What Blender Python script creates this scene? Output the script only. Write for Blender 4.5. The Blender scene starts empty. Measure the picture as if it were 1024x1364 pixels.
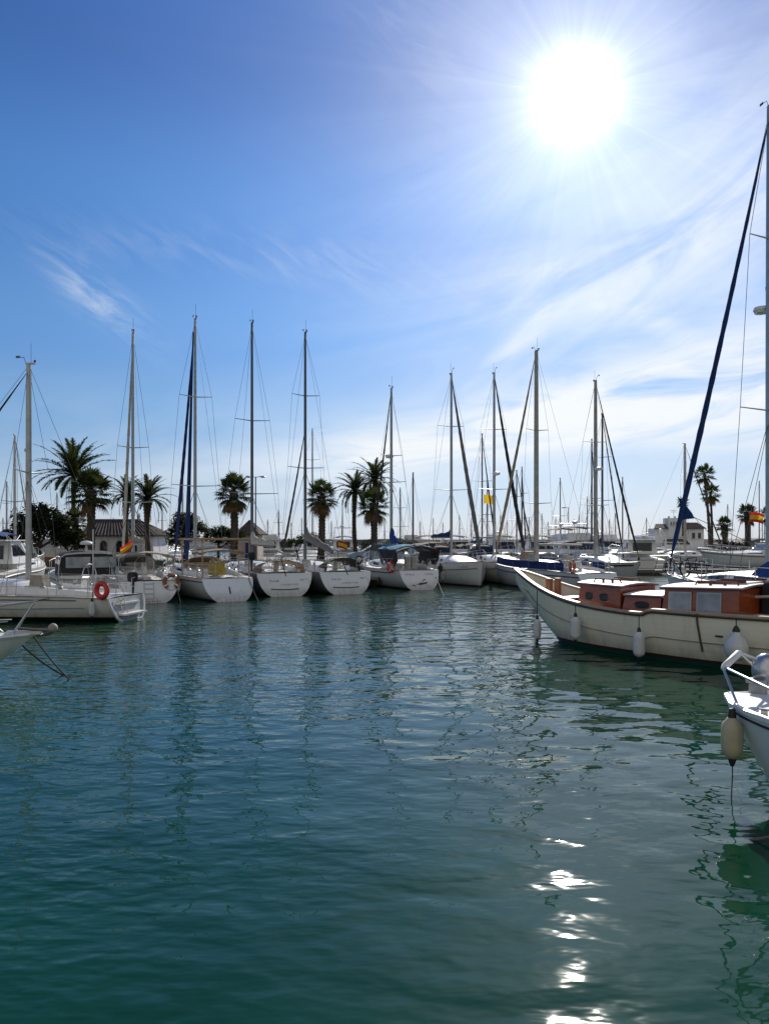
import bpy, math, random
from mathutils import Vector, Matrix
R = math.radians
rnd = random.Random(11)
scene = bpy.context.scene
COL = scene.collection

# ------------------------------------------------------------------ survey of the place
FOC, CPX, HOR, EYE = 1000.0, 512.0, 718.0, 2.8     # focal length in photo pixels, optical axis, horizon row, eye height (m)
def at(px, py, Y):
    """world point at depth Y seen at photo pixel"""
    return Vector(((px - CPX) / FOC * Y, Y, EYE - (py - HOR) / FOC * Y))
def zat(py, Y): return EYE - (py - HOR) / FOC * Y
def xat(px, Y): return (px - CPX) / FOC * Y

# ------------------------------------------------------------------ mesh builder
class MB:
    def __init__(s): s.v = []; s.f = []; s.m = []
    def add(s, vs, fs, mi=0):
        o = len(s.v); s.v.extend([tuple(p) for p in vs])
        for f in fs: s.f.append(tuple(i + o for i in f)); s.m.append(mi)
        return s
    def box(s, c, size, rot=None, mi=0, taper=1.0):
        hx, hy, hz = size[0] / 2, size[1] / 2, size[2] / 2
        vs = []
        for z in (-1, 1):
            k = taper if z > 0 else 1.0
            for x, y in ((-1, -1), (1, -1), (1, 1), (-1, 1)):
                p = Vector((x * hx * k, y * hy * k, z * hz))
                if rot is not None: p = rot @ p
                vs.append(p + Vector(c))
        return s.add(vs, [(3, 2, 1, 0), (4, 5, 6, 7), (0, 1, 5, 4), (1, 2, 6, 5), (2, 3, 7, 6), (3, 0, 4, 7)], mi)
    def tube(s, pts, r, n=6, mi=0, caps=True, closed=False, flat=1.0):
        pts = [Vector(p) for p in pts]; k = len(pts)
        rs = r if isinstance(r, (list, tuple)) else [r] * k
        rings = []; up0 = None
        for i, p in enumerate(pts):
            if closed: d = pts[(i + 1) % k] - pts[i - 1]
            else: d = pts[min(i + 1, k - 1)] - pts[max(i - 1, 0)]
            if d.length < 1e-9: d = Vector((0, 0, 1))
            d.normalize()
            if up0 is None:
                a = Vector((0, 0, 1)) if abs(d.z) < .9 else Vector((1, 0, 0))
                u = d.cross(a).normalized()
            else:
                u = (up0 - d * up0.dot(d))
                if u.length < 1e-6: u = d.orthogonal()
                u.normalize()
            up0 = u; w = d.cross(u)
            rings.append([p + (u * math.cos(t) + w * math.sin(t) * flat) * rs[i] for t in [2 * math.pi * j / n for j in range(n)]])
        return s.loft(rings, mi, caps and not closed, loop=closed)
    def loft(s, rings, mi=0, caps=True, loop=False, closed_ring=True):
        n = len(rings[0]); vs = [p for r_ in rings for p in r_]; fs = []
        K = len(rings)
        for i in range(K if loop else K - 1):
            a, b = i * n, ((i + 1) % K) * n
            for j in range(n if closed_ring else n - 1):
                j2 = (j + 1) % n
                fs.append((a + j, a + j2, b + j2, b + j))
        if caps and not loop and closed_ring:
            fs.append(tuple(reversed(range(n)))); fs.append(tuple((K - 1) * n + j for j in range(n)))
        return s.add(vs, fs, mi)
    def sphere(s, c, r, nu=12, nv=8, mi=0):
        if not isinstance(r, (tuple, list)): r = (r, r, r)
        rings = []
        for i in range(nv + 1):
            a = -math.pi / 2 + math.pi * i / nv
            k = max(math.cos(a), 0.02)
            rings.append([Vector(c) + Vector((r[0] * k * math.cos(2 * math.pi * j / nu), r[1] * k * math.sin(2 * math.pi * j / nu), r[2] * math.sin(a))) for j in range(nu)])
        return s.loft(rings, mi)
    def lathe(s, c, prof, n=16, mi=0):
        rings = [[Vector(c) + Vector((r_ * math.cos(2 * math.pi * j / n), r_ * math.sin(2 * math.pi * j / n), z)) for j in range(n)] for r_, z in prof]
        return s.loft(rings, mi)
    def grid(s, rows, mi=0): return s.loft(rows, mi, False, False, False)
    def poly(s, pts, mi=0): return s.add(pts, [tuple(range(len(pts)))], mi)
    def slab(s, pts, th, mi=0):
        """closed prism from polygon pts along vector th"""
        th = Vector(th); n = len(pts); a = [Vector(p) for p in pts]; b = [p + th for p in a]
        fs = [tuple(reversed(range(n))), tuple(range(n, 2 * n))] + [(i, (i + 1) % n, n + (i + 1) % n, n + i) for i in range(n)]
        return s.add(a + b, fs, mi)
    def build(s, name, mat, parent=None, smooth=True, label=None, ang=38):
        me = bpy.data.meshes.new(name)
        me.from_pydata(s.v, [], s.f)
        mats = mat if isinstance(mat, (list, tuple)) else [mat]
        for m in mats: me.materials.append(m)
        if len(mats) > 1: me.polygons.foreach_set('material_index', s.m)
        me.validate(); me.update()
        if smooth:
            me.shade_smooth(); me.set_sharp_from_angle(angle=R(ang))
        o = bpy.data.objects.new(name, me); COL.objects.link(o)
        if parent is not None: o.parent = parent
        if label: o['label'] = label
        return o

def thing(name, label, cat, loc=(0, 0, 0), rz=0, group=None):
    o = bpy.data.objects.new(name, None); COL.objects.link(o)
    o.empty_display_size = .3
    o.location = loc; o.rotation_euler = (0, 0, rz)
    return tag(o, label, cat, group)
def tag(o, label, cat, group=None):
    o['label'] = label; o['category'] = cat
    if group: o['group'] = group
    return o
def setting(o, kind='structure'): o['kind'] = kind; return o
def copy_tree(o, parent=None):
    c = o.copy(); COL.objects.link(c); c.parent = parent
    for ch in list(o.children): copy_tree(ch, c)
    return c

# ------------------------------------------------------------------ materials
def _new(name):
    m = bpy.data.materials.new(name); m.use_nodes = True
    nt = m.node_tree; b = nt.nodes['Principled BSDF']
    return m, nt, b
def nd(nt, t, **kw):
    n = nt.nodes.new(t)
    for k, v in kw.items():
        if k.startswith('i_'):
            key = k[2:]; n.inputs[int(key) if key.isdigit() else key.replace('_', ' ')].default_value = v
        else: setattr(n, k, v)
    return n
def mth(nt, op, a, b=None, c=None):
    n = nt.nodes.new('ShaderNodeMath'); n.operation = op
    for i, x in enumerate((a, b, c)):
        if x is None: continue
        if isinstance(x, (int, float)): n.inputs[i].default_value = x
        else: nt.links.new(x, n.inputs[i])
    return n.outputs[0]
def mixc(nt, fac, a, b, blend='MIX'):
    n = nt.nodes.new('ShaderNodeMix'); n.data_type = 'RGBA'; n.blend_type = blend
    for s_, x in ((n.inputs[0], fac), (n.inputs[6], a), (n.inputs[7], b)):
        if isinstance(x, (int, float)): s_.default_value = x
        elif isinstance(x, (tuple, list)): s_.default_value = (*x[:3], 1)
        else: nt.links.new(x, s_)
    return n.outputs[2]
def mapr(nt, x, a, b, c, d, smooth=True):
    n = nt.nodes.new('ShaderNodeMapRange'); n.interpolation_type = 'SMOOTHSTEP' if smooth else 'LINEAR'
    nt.links.new(x, n.inputs[0])
    for i, v in enumerate((a, b, c, d)): n.inputs[i + 1].default_value = v
    return n.outputs[0]
def noise(nt, vec, scale, detail=3, rough=.55, dist=0.0):
    n = nt.nodes.new('ShaderNodeTexNoise'); n.inputs['Scale'].default_value = scale; n.inputs['Detail'].default_value = detail
    n.inputs['Roughness'].default_value = rough; n.inputs['Distortion'].default_value = dist
    if vec is not None: nt.links.new(vec, n.inputs['Vector'])
    return n.outputs[0]
_mc = {}
def pm(name, col, rough=.5, metal=0, var=.18, vs=3.0, bump=0.0, bs=20, dirt=None, sheen=0):
    """painted / plain surface with procedural tone variation, streaks of dirt and optional bump"""
    if name in _mc: return _mc[name]
    m, nt, b = _new(name); L = nt.links
    tc = nd(nt, 'ShaderNodeTexCoord')
    n1 = noise(nt, tc.outputs['Object'], vs, 4)
    f = mapr(nt, n1, .3, .7, 0, 1)
    c = mixc(nt, f, tuple(x * (1 - var) for x in col), tuple(min(1, x * (1 + var * .6)) for x in col))
    if dirt:
        mp = nd(nt, 'ShaderNodeMapping'); mp.inputs['Scale'].default_value = (4, 4, .5); L.new(tc.outputs['Object'], mp.inputs[0])
        n2 = noise(nt, mp.outputs[0], 1.6, 5, .65)
        c = mixc(nt, mapr(nt, n2, .52, .78, 0, dirt), c, (.16, .14, .10))
    L.new(c, b.inputs['Base Color'])
    b.inputs['Roughness'].default_value = rough; b.inputs['Metallic'].default_value = metal
    if bump:
        bp = nd(nt, 'ShaderNodeBump'); bp.inputs['Strength'].default_value = 1; bp.inputs['Distance'].default_value = bump
        L.new(noise(nt, tc.outputs['Object'], bs, 4), bp.inputs['Height']); L.new(bp.outputs[0], b.inputs['Normal'])
    _mc[name] = m
    return m
def hullmat(name, top, boot=(.03, .04, .09), bottom=(.012, .02, .03), zb=(.03, .09), band=None, rough=.3, seams=0):
    """gelcoat above, boot stripe and antifouling below, by height above the waterline"""
    if name in _mc: return _mc[name]
    m, nt, b = _new(name); L = nt.links
    tc = nd(nt, 'ShaderNodeTexCoord'); sp = nd(nt, 'ShaderNodeSeparateXYZ'); L.new(tc.outputs['Object'], sp.inputs[0])
    z = sp.outputs[2]
    mp = nd(nt, 'ShaderNodeMapping'); mp.inputs['Scale'].default_value = (3, 3, .35); L.new(tc.outputs['Object'], mp.inputs[0])
    st = noise(nt, mp.outputs[0], 1.5, 5, .6)
    c = mixc(nt, mapr(nt, st, .5, .8, 0, .45), top, tuple(x * .62 for x in top))
    if seams:
        sw = mth(nt, 'FRACT', mth(nt, 'MULTIPLY', mth(nt, 'ADD', z, mth(nt, 'MULTIPLY', mth(nt, 'MULTIPLY', sp.outputs[0], sp.outputs[0]), -.009)), seams))
        c = mixc(nt, mth(nt, 'MULTIPLY', mapr(nt, mth(nt, 'ABSOLUTE', mth(nt, 'SUBTRACT', sw, .5)), .0, .05, 1, 0), mapr(nt, st, .35, .65, .1, .5)), c, tuple(x * .5 for x in top))
    ru = nd(nt, 'ShaderNodeMapping'); ru.inputs['Scale'].default_value = (5, 5, .22); L.new(tc.outputs['Object'], ru.inputs[0])
    rn = noise(nt, ru.outputs[0], 2.2, 3, .5); c = mixc(nt, mapr(nt, rn, .66, .78, 0, .38), c, (.26, .15, .07))
    grime = mth(nt, 'MULTIPLY', mapr(nt, z, .05, .55, 1.0, 0), noise(nt, mp.outputs[0], 2.4, 4))
    c = mixc(nt, grime, c, (.20, .17, .10))
    if band: c = mixc(nt, mth(nt, 'MULTIPLY', mth(nt, 'GREATER_THAN', z, band[0]), mth(nt, 'LESS_THAN', z, band[1])), c, band[2])
    c = mixc(nt, mth(nt, 'LESS_THAN', z, zb[1]), c, boot)
    c = mixc(nt, mth(nt, 'LESS_THAN', z, zb[0]), c, bottom)
    L.new(c, b.inputs['Base Color']); b.inputs['Roughness'].default_value = rough
    _mc[name] = m
    return m
def woodmat(name, c1, c2, rough=.35, sc=1.0, axis=(1, 8, 8)):
    if name in _mc: return _mc[name]
    m, nt, b = _new(name); L = nt.links
    tc = nd(nt, 'ShaderNodeTexCoord'); mp = nd(nt, 'ShaderNodeMapping'); mp.inputs['Scale'].default_value = axis; L.new(tc.outputs['Object'], mp.inputs[0])
    n1 = noise(nt, mp.outputs[0], 3 * sc, 6, .65, .6)
    n2 = noise(nt, tc.outputs['Object'], 1.3, 2)
    c = mixc(nt, mapr(nt, n1, .3, .7, 0, 1), c1, c2)
    c = mixc(nt, mapr(nt, n2, .4, .75, 0, .45), c, tuple(x * .55 for x in c1))
    L.new(c, b.inputs['Base Color']); b.inputs['Roughness'].default_value = rough
    b.inputs['Coat Weight'].default_value = .25; b.inputs['Coat Roughness'].default_value = .15
    _mc[name] = m
    return m
def leafmat(name, c1, c2, trans=.3):
    if name in _mc: return _mc[name]
    m, nt, b = _new(name); L = nt.links
    tc = nd(nt, 'ShaderNodeTexCoord')
    n1 = noise(nt, tc.outputs['Object'], 1.7, 3)
    c = mixc(nt, mapr(nt, n1, .35, .65, 0, 1), c1, c2)
    L.new(c, b.inputs['Base Color']); b.inputs['Roughness'].default_value = .85; b.inputs['Specular IOR Level'].default_value = .15
    tr = nd(nt, 'ShaderNodeBsdfTranslucent'); L.new(mixc(nt, .5, c, (.10, .12, .02)), tr.inputs[0])
    mx = nd(nt, 'ShaderNodeMixShader'); mx.inputs[0].default_value = trans
    L.new(b.outputs[0], mx.inputs[1]); L.new(tr.outputs[0], mx.inputs[2]); L.new(mx.outputs[0], nt.nodes['Material Output'].inputs[0])
    _mc[name] = m
    return m
def clothmat(name, col, rough=.85, trans=.25, var=.25):
    if name in _mc: return _mc[name]
    m, nt, b = _new(name); L = nt.links
    tc = nd(nt, 'ShaderNodeTexCoord')
    n1 = noise(nt, tc.outputs['Object'], 5, 4)
    c = mixc(nt, mapr(nt, n1, .3, .7, 0, 1), tuple(x * (1 - var) for x in col), col)
    L.new(c, b.inputs['Base Color']); b.inputs['Roughness'].default_value = rough
    bp = nd(nt, 'ShaderNodeBump'); bp.inputs['Distance'].default_value = .03
    L.new(noise(nt, tc.outputs['Object'], 7, 3, .5, .5), bp.inputs['Height']); L.new(bp.outputs[0], b.inputs['Normal'])
    if trans:
        tr = nd(nt, 'ShaderNodeBsdfTranslucent'); L.new(c, tr.inputs[0])
        mx = nd(nt, 'ShaderNodeMixShader'); mx.inputs[0].default_value = trans
        L.new(b.outputs[0], mx.inputs[1]); L.new(tr.outputs[0], mx.inputs[2]); L.new(mx.outputs[0], nt.nodes['Material Output'].inputs[0])
    _mc[name] = m
    return m

WHITE = pm('white gelcoat', (.74, .75, .74), .3, var=.08, dirt=.35)
DECK = pm('cream deck', (.70, .69, .64), .55, var=.12, dirt=.3)
CABIN = pm('white cabin', (.74, .74, .73), .35, var=.08, dirt=.3)
ALU = pm('mast aluminium', (.42, .42, .40), .42, .55, var=.12)
ALUDK = pm('dark anodised mast', (.12, .12, .12), .45, .4)
STEEL = pm('stainless steel', (.50, .50, .49), .32, .75, var=.15)
WIRE = pm('rigging wire', (.10, .10, .11), .5, .3)
GLASS = pm('dark window', (.02, .024, .03), .06, var=.3)
BLACK = pm('black canvas', (.012, .012, .014), .8)
RUBBER = pm('black rubber', (.02, .02, .02), .6)
NAVY = clothmat('navy canvas', (.012, .028, .13), trans=.12)
BLUE = clothmat('bright blue canvas', (.014, .065, .26), trans=.12)
DEEPB = clothmat('deep blue sail cloth', (.008, .035, .16), trans=.08)
SKYBLUE = clothmat('light blue canvas', (.16, .52, .82), trans=.45)
TAN = clothmat('tan canvas', (.30, .22, .14), trans=.2)
GREYC = clothmat('grey canvas', (.22, .215, .20), trans=.2)
BEIGE = clothmat('beige canvas', (.48, .42, .33), trans=.25)
SAILW = clothmat('off white sailcloth', (.55, .53, .48), trans=.25)
DARKC = clothmat('charcoal canvas', (.035, .033, .035), trans=.1)
GREENC = clothmat('green canvas', (.02, .10, .05), trans=.1)
TEAK = woodmat('weathered teak', (.30, .19, .10), (.42, .29, .17), .6)
ORANGE = pm('orange foam', (.75, .12, .03), .6)
REDF = pm('red lifebuoy foam', (.62, .03, .025), .55)
YELLOW = pm('yellow plastic', (.72, .50, .05), .5)
FENDW = pm('white fender vinyl', (.62, .63, .64), .45, var=.12, dirt=.5)
ROPE = pm('old mooring rope', (.16, .14, .11), .9, bump=.004, bs=60)
ROPED = pm('dark rope', (.035, .035, .04), .9)
# ------------------------------------------------------------------ camera, sun, sky
cam = bpy.data.objects.new('camera', bpy.data.cameras.new('camera')); COL.objects.link(cam)
cam.location = (0, 0, EYE); cam.rotation_euler = (R(90), 0, 0)
cam.data.sensor_fit = 'HORIZONTAL'; cam.data.sensor_width = 36; cam.data.lens = 36 * FOC / 1024
cam.data.shift_y = (HOR - 682) / 1024
cam.data.clip_start = .1; cam.data.clip_end = 8000
scene.camera = cam
SUN_AZ = math.atan((765 - CPX) / FOC); SUN_EL = math.atan((HOR - 125) / FOC * math.cos(SUN_AZ))
SD = Vector((math.sin(SUN_AZ) * math.cos(SUN_EL), math.cos(SUN_AZ) * math.cos(SUN_EL), math.sin(SUN_EL)))
sun = bpy.data.objects.new('sun', bpy.data.lights.new('sun', 'SUN')); COL.objects.link(sun)
sun.data.energy = 4.6; sun.data.angle = R(.5); sun.data.color = (1, .95, .86)
sun.rotation_euler = (-SD).to_track_quat('-Z', 'Y').to_euler()

world = bpy.data.worlds.new('World'); scene.world = world; world.use_nodes = True
nt = world.node_tree; L = nt.links
bg = nt.nodes['Background']; bg.inputs[1].default_value = .1
sky = nd(nt, 'ShaderNodeTexSky'); sky.sky_type = 'NISHITA'; sky.sun_disc = False
sky.sun_elevation = SUN_EL; sky.sun_rotation = SUN_AZ; sky.air_density = 1.0; sky.dust_density = 1.2
tc = nd(nt, 'ShaderNodeTexCoord'); sp = nd(nt, 'ShaderNodeSeparateXYZ'); L.new(tc.outputs['Generated'], sp.inputs[0])
X, Yd, Z = sp.outputs
DEG = 57.29578
el = mth(nt, 'MULTIPLY', mth(nt, 'ARCSINE', Z), DEG)
az = mth(nt, 'MULTIPLY', mth(nt, 'ARCTAN2', X, Yd), DEG)
vd = nd(nt, 'ShaderNodeVectorMath', operation='DOT_PRODUCT'); L.new(tc.outputs['Generated'], vd.inputs[0]); vd.inputs[1].default_value = SD
ang = mth(nt, 'MULTIPLY', mth(nt, 'ARCCOSINE', vd.outputs['Value']), DEG)
# soft rays painted into the sun's glow by noise around its direction
E1 = Vector((0, 0, 1)).cross(SD).normalized(); E2 = SD.cross(E1)
du = nd(nt, 'ShaderNodeVectorMath', operation='DOT_PRODUCT'); L.new(tc.outputs['Generated'], du.inputs[0]); du.inputs[1].default_value = E1
dv = nd(nt, 'ShaderNodeVectorMath', operation='DOT_PRODUCT'); L.new(tc.outputs['Generated'], dv.inputs[0]); dv.inputs[1].default_value = E2
cv_ = nd(nt, 'ShaderNodeCombineXYZ'); L.new(du.outputs['Value'], cv_.inputs[0]); L.new(dv.outputs['Value'], cv_.inputs[1])
nv_ = nd(nt, 'ShaderNodeVectorMath', operation='NORMALIZE'); L.new(cv_.outputs[0], nv_.inputs[0])
fan = mth(nt, 'ADD', mth(nt, 'MULTIPLY', noise(nt, nv_.outputs[0], 7, 3, .7), .7), mth(nt, 'MULTIPLY', noise(nt, tc.outputs['Generated'], 14, 3), .3))
angr = mth(nt, 'MULTIPLY', ang, mth(nt, 'ADD', 1.0, mth(nt, 'MULTIPLY', mth(nt, 'SUBTRACT', fan, .5), .75)))
# clear-air gradient with height
ramp = nd(nt, 'ShaderNodeValToRGB'); cr = ramp.color_ramp; cr.interpolation = 'EASE'
stops = [(0, (.56, .67, .80)), (3, (.42, .61, .84)), (8, (.20, .45, .82)), (14, (.115, .345, .78)), (22, (.060, .245, .66)), (33, (.020, .125, .44)), (60, (.02, .085, .30)), (90, (.018, .075, .26))]
while len(cr.elements) < len(stops): cr.elements.new(.5)
for e, (d, c) in zip(cr.elements, stops): e.position = d / 90; e.color = (*c, 1)
L.new(mth(nt, 'DIVIDE', mth(nt, 'MAXIMUM', el, 0), 90), ramp.inputs[0])
far = mapr(nt, ang, 12, 46, 1.2, .8)
vs_ = nd(nt, 'ShaderNodeVectorMath', operation='SCALE'); L.new(ramp.outputs[0], vs_.inputs[0]); L.new(far, vs_.inputs['Scale'])
vs_.inputs['Scale'].default_value = 1
nis = nd(nt, 'ShaderNodeVectorMath', operation='SCALE'); L.new(sky.outputs[0], nis.inputs[0]); nis.inputs['Scale'].default_value = .1
col = mixc(nt, .1, vs_.outputs[0], nis.outputs[0])
# thin cirrus: wind-drawn noise in the cloud layer, gathered into banks
def blob(a0, e0, sa, se, rot):
    da = mth(nt, 'SUBTRACT', az, a0); de = mth(nt, 'SUBTRACT', el, e0)
    c, s = math.cos(R(rot)), math.sin(R(rot))
    u = mth(nt, 'DIVIDE', mth(nt, 'ADD', mth(nt, 'MULTIPLY', da, c), mth(nt, 'MULTIPLY', de, s)), sa)
    v = mth(nt, 'DIVIDE', mth(nt, 'SUBTRACT', mth(nt, 'MULTIPLY', de, c), mth(nt, 'MULTIPLY', da, s)), se)
    q = mth(nt, 'ADD', mth(nt, 'MULTIPLY', u, u), mth(nt, 'MULTIPLY', v, v))
    return mth(nt, 'EXPONENT', mth(nt, 'MULTIPLY', q, -1))
cmb = nd(nt, 'ShaderNodeCombineXYZ'); L.new(az, cmb.inputs[0]); L.new(el, cmb.inputs[1])
def streak(rot, sx, sy, scale, detail=5, dist=.7, rough=.6):
    mp = nd(nt, 'ShaderNodeMapping'); mp.inputs['Rotation'].default_value = (0, 0, R(-rot)); 
    m2 = nd(nt, 'ShaderNodeMapping'); m2.inputs['Scale'].default_value = (sx, sy, 1)
    L.new(cmb.outputs[0], mp.inputs[0]); L.new(mp.outputs[0], m2.inputs[0])
    return noise(nt, m2.outputs[0], scale, detail, rough, dist)
n_low = streak(6, .35, 1.5, .28)
n_mid = streak(27, .35, 1.4, .26, dist=1.0)
n_left = streak(-28, .5, 2.2, .45)
n_soft = streak(10, .3, 1.0, .16, 5)
def bank(blobs, n, lo, hi, amt):
    tot = None
    for b_ in blobs:
        x = blob(*b_[:5]); x = mth(nt, 'MULTIPLY', x, b_[5]) if len(b_) > 5 else x
        tot = x if tot is None else mth(nt, 'ADD', tot, x)
    return mth(nt, 'MULTIPLY', mth(nt, 'MULTIPLY', mth(nt, 'MINIMUM', tot, 1.0), mapr(nt, n, lo, hi, 0, 1)), amt)
c1 = bank([(15, 9.4, 14, 2.5, 7), (24, 11, 8, 3.2, 10), (3, 6.8, 13, 1.7, 6, .9), (27, 7, 5, 1.3, 0, .6)], n_low, .24, .58, .97)
c2 = bank([(19, 19, 9, 2.6, 26), (27, 24, 6, 5, 50, .7), (11, 15.2, 4, .7, 38, .9), (21, 14.5, 5, .8, -28, .8), (12, 19, 6, 2, 10, .5)], n_mid, .24, .70, .60)
c3 = bank([(-20.8, 16.6, 3.8, 1.2, -33, 1.0), (-14, 20.5, 13, 1.4, 0, .22), (-3, 19.5, 9, 1.8, -10, .25), (2, 34, 8, 3, -40, .18)], n_left, .34, .78, .46)
c4 = bank([(0, 4, 40, 5, 0, .8), (20, 12, 17, 8, 6, 1.0), (18, 24, 18, 12, 30, .5)], n_soft, .25, .72, .55)
cl = mth(nt, 'SUBTRACT', 1.0, mth(nt, 'MULTIPLY', mth(nt, 'MULTIPLY', mth(nt, 'SUBTRACT', 1.0, c1), mth(nt, 'SUBTRACT', 1.0, c2)), mth(nt, 'MULTIPLY', mth(nt, 'SUBTRACT', 1.0, c3), mth(nt, 'SUBTRACT', 1.0, c4))))
# pale fill added to the unseen sky behind the viewer, lifts shaded hulls
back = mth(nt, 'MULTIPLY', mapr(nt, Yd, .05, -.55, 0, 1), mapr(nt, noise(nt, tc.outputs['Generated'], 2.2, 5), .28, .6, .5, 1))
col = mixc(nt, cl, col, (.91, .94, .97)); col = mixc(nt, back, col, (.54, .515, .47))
# aureole of the sun in the thin haze
g = mth(nt, 'ADD', mth(nt, 'MULTIPLY', mth(nt, 'EXPONENT', mth(nt, 'MULTIPLY', mth(nt, 'POWER', mth(nt, 'DIVIDE', angr, 2.0), 2.0), -1)), 1.5),
        mth(nt, 'ADD', mth(nt, 'MULTIPLY', mth(nt, 'EXPONENT', mth(nt, 'DIVIDE', angr, -5.0)), .88), mth(nt, 'MULTIPLY', mth(nt, 'EXPONENT', mth(nt, 'DIVIDE', ang, -14)), .10)))
gl = nd(nt, 'ShaderNodeVectorMath', operation='SCALE'); gl.inputs[0].default_value = (.91, .98, 1.0); L.new(g, gl.inputs['Scale'])
ad = nd(nt, 'ShaderNodeVectorMath', operation='ADD'); L.new(col, ad.inputs[0]); L.new(gl.outputs[0], ad.inputs[1])
fin = nd(nt, 'ShaderNodeVectorMath', operation='SCALE'); L.new(ad.outputs[0], fin.inputs[0]); fin.inputs['Scale'].default_value = 10.0
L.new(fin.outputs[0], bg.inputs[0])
world.cycles.sampling_method = 'MANUAL'; world.cycles.sample_map_resolution = 512
scene.view_settings.view_transform = 'Standard'; scene.view_settings.look = 'None'; scene.view_settings.exposure = 0
try:
    scene.cycles.use_denoising = True; scene.cycles.sample_clamp_indirect = 8; scene.cycles.max_bounces = 6; scene.cycles.transparent_max_bounces = 12
    scene.cycles.caustics_reflective = False
except Exception: pass

# ------------------------------------------------------------------ water
m, nt, b = _new('harbour water'); L = nt.links
tc = nd(nt, 'ShaderNodeTexCoord'); sp = nd(nt, 'ShaderNodeSeparateXYZ'); L.new(tc.outputs['Object'], sp.inputs[0])
X, Yd = sp.outputs[0], sp.outputs[1]
def wn(sx, sy, scale, rot=0, detail=1.0, dist=0.0):
    mp = nd(nt, 'ShaderNodeMapping'); mp.inputs['Scale'].default_value = (sx, sy, 1); mp.inputs['Rotation'].default_value = (0, 0, R(rot))
    L.new(tc.outputs['Object'], mp.inputs[0]); return noise(nt, mp.outputs[0], scale, detail, .45, dist)
# a breeze roughens the left and the far water, the lee on the right lies smoother
px = mth(nt, 'DIVIDE', X, mth(nt, 'MAXIMUM', Yd, 4.0))
wind = mth(nt, 'ADD', mapr(nt, X, -3.5, 3.0, 1.15, .4), mth(nt, 'MULTIPLY', mapr(nt, Yd, 14, 34, 0, .5), 1.0))
wind = mth(nt, 'MULTIPLY', wind, mapr(nt, wn(.25, .6, .35, 12, 3), .35, .65, .55, 1.25))
h = mth(nt, 'MULTIPLY', wn(.75, 1.1, .5, 8, 0), .05)
h = mth(nt, 'ADD', h, mth(nt, 'MULTIPLY', wn(.8, 1.15, 1.8, -14, 0, .3), mth(nt, 'MULTIPLY', mapr(nt, Yd, 5, 12, .029, .043), mapr(nt, X, -4, 2.5, .55, 1.0))))
h = mth(nt, 'ADD', h, mth(nt, 'MULTIPLY', mth(nt, 'MULTIPLY', wn(.7, 1.25, 3.9, 14, 1, .3), .021), wind))
h = mth(nt, 'ADD', h, mth(nt, 'MULTIPLY', mth(nt, 'MULTIPLY', wn(.7, 1.3, 8.5, -8, 1), .0062), wind))
bp = nd(nt, 'ShaderNodeBump'); bp.inputs['Strength'].default_value = 1; bp.inputs['Distance'].default_value = 1; L.new(h, bp.inputs['Height'])
L.new(bp.outputs[0], b.inputs['Normal'])
murk = noise(nt, tc.outputs['Object'], .22, 3)
c = mixc(nt, mapr(nt, murk, .3, .7, 0, 1), (.0026, .034, .0165), (.0038, .048, .0235))
L.new(c, b.inputs['Base Color']); b.inputs['IOR'].default_value = 1.333
L.new(mth(nt, 'ADD', mapr(nt, Yd, 5, 12, .034, .016), mapr(nt, Yd, 14, 45, 0, .10)), b.inputs['Roughness'])
WATER = m
w = MB()
xs = [-4000, -400, -60, 0, 60, 400, 4000]; ys = [-60, 0, 30, 80, 200, 800, 5000]
w.grid([[Vector((x, y, 0)) for x in xs] for y in ys])
wo = w.build('water', WATER, smooth=False); setting(wo)
wo.data.polygons[0].normal
# sea bed so nothing shows under the sheet
sb = MB(); sb.grid([[Vector((x, y, -4)) for x in (-4000, 4000)] for y in (5000, -60)])
setting(sb.build('sea_bed', pm('sea bed mud', (.05, .06, .05), .9), smooth=False))
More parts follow.
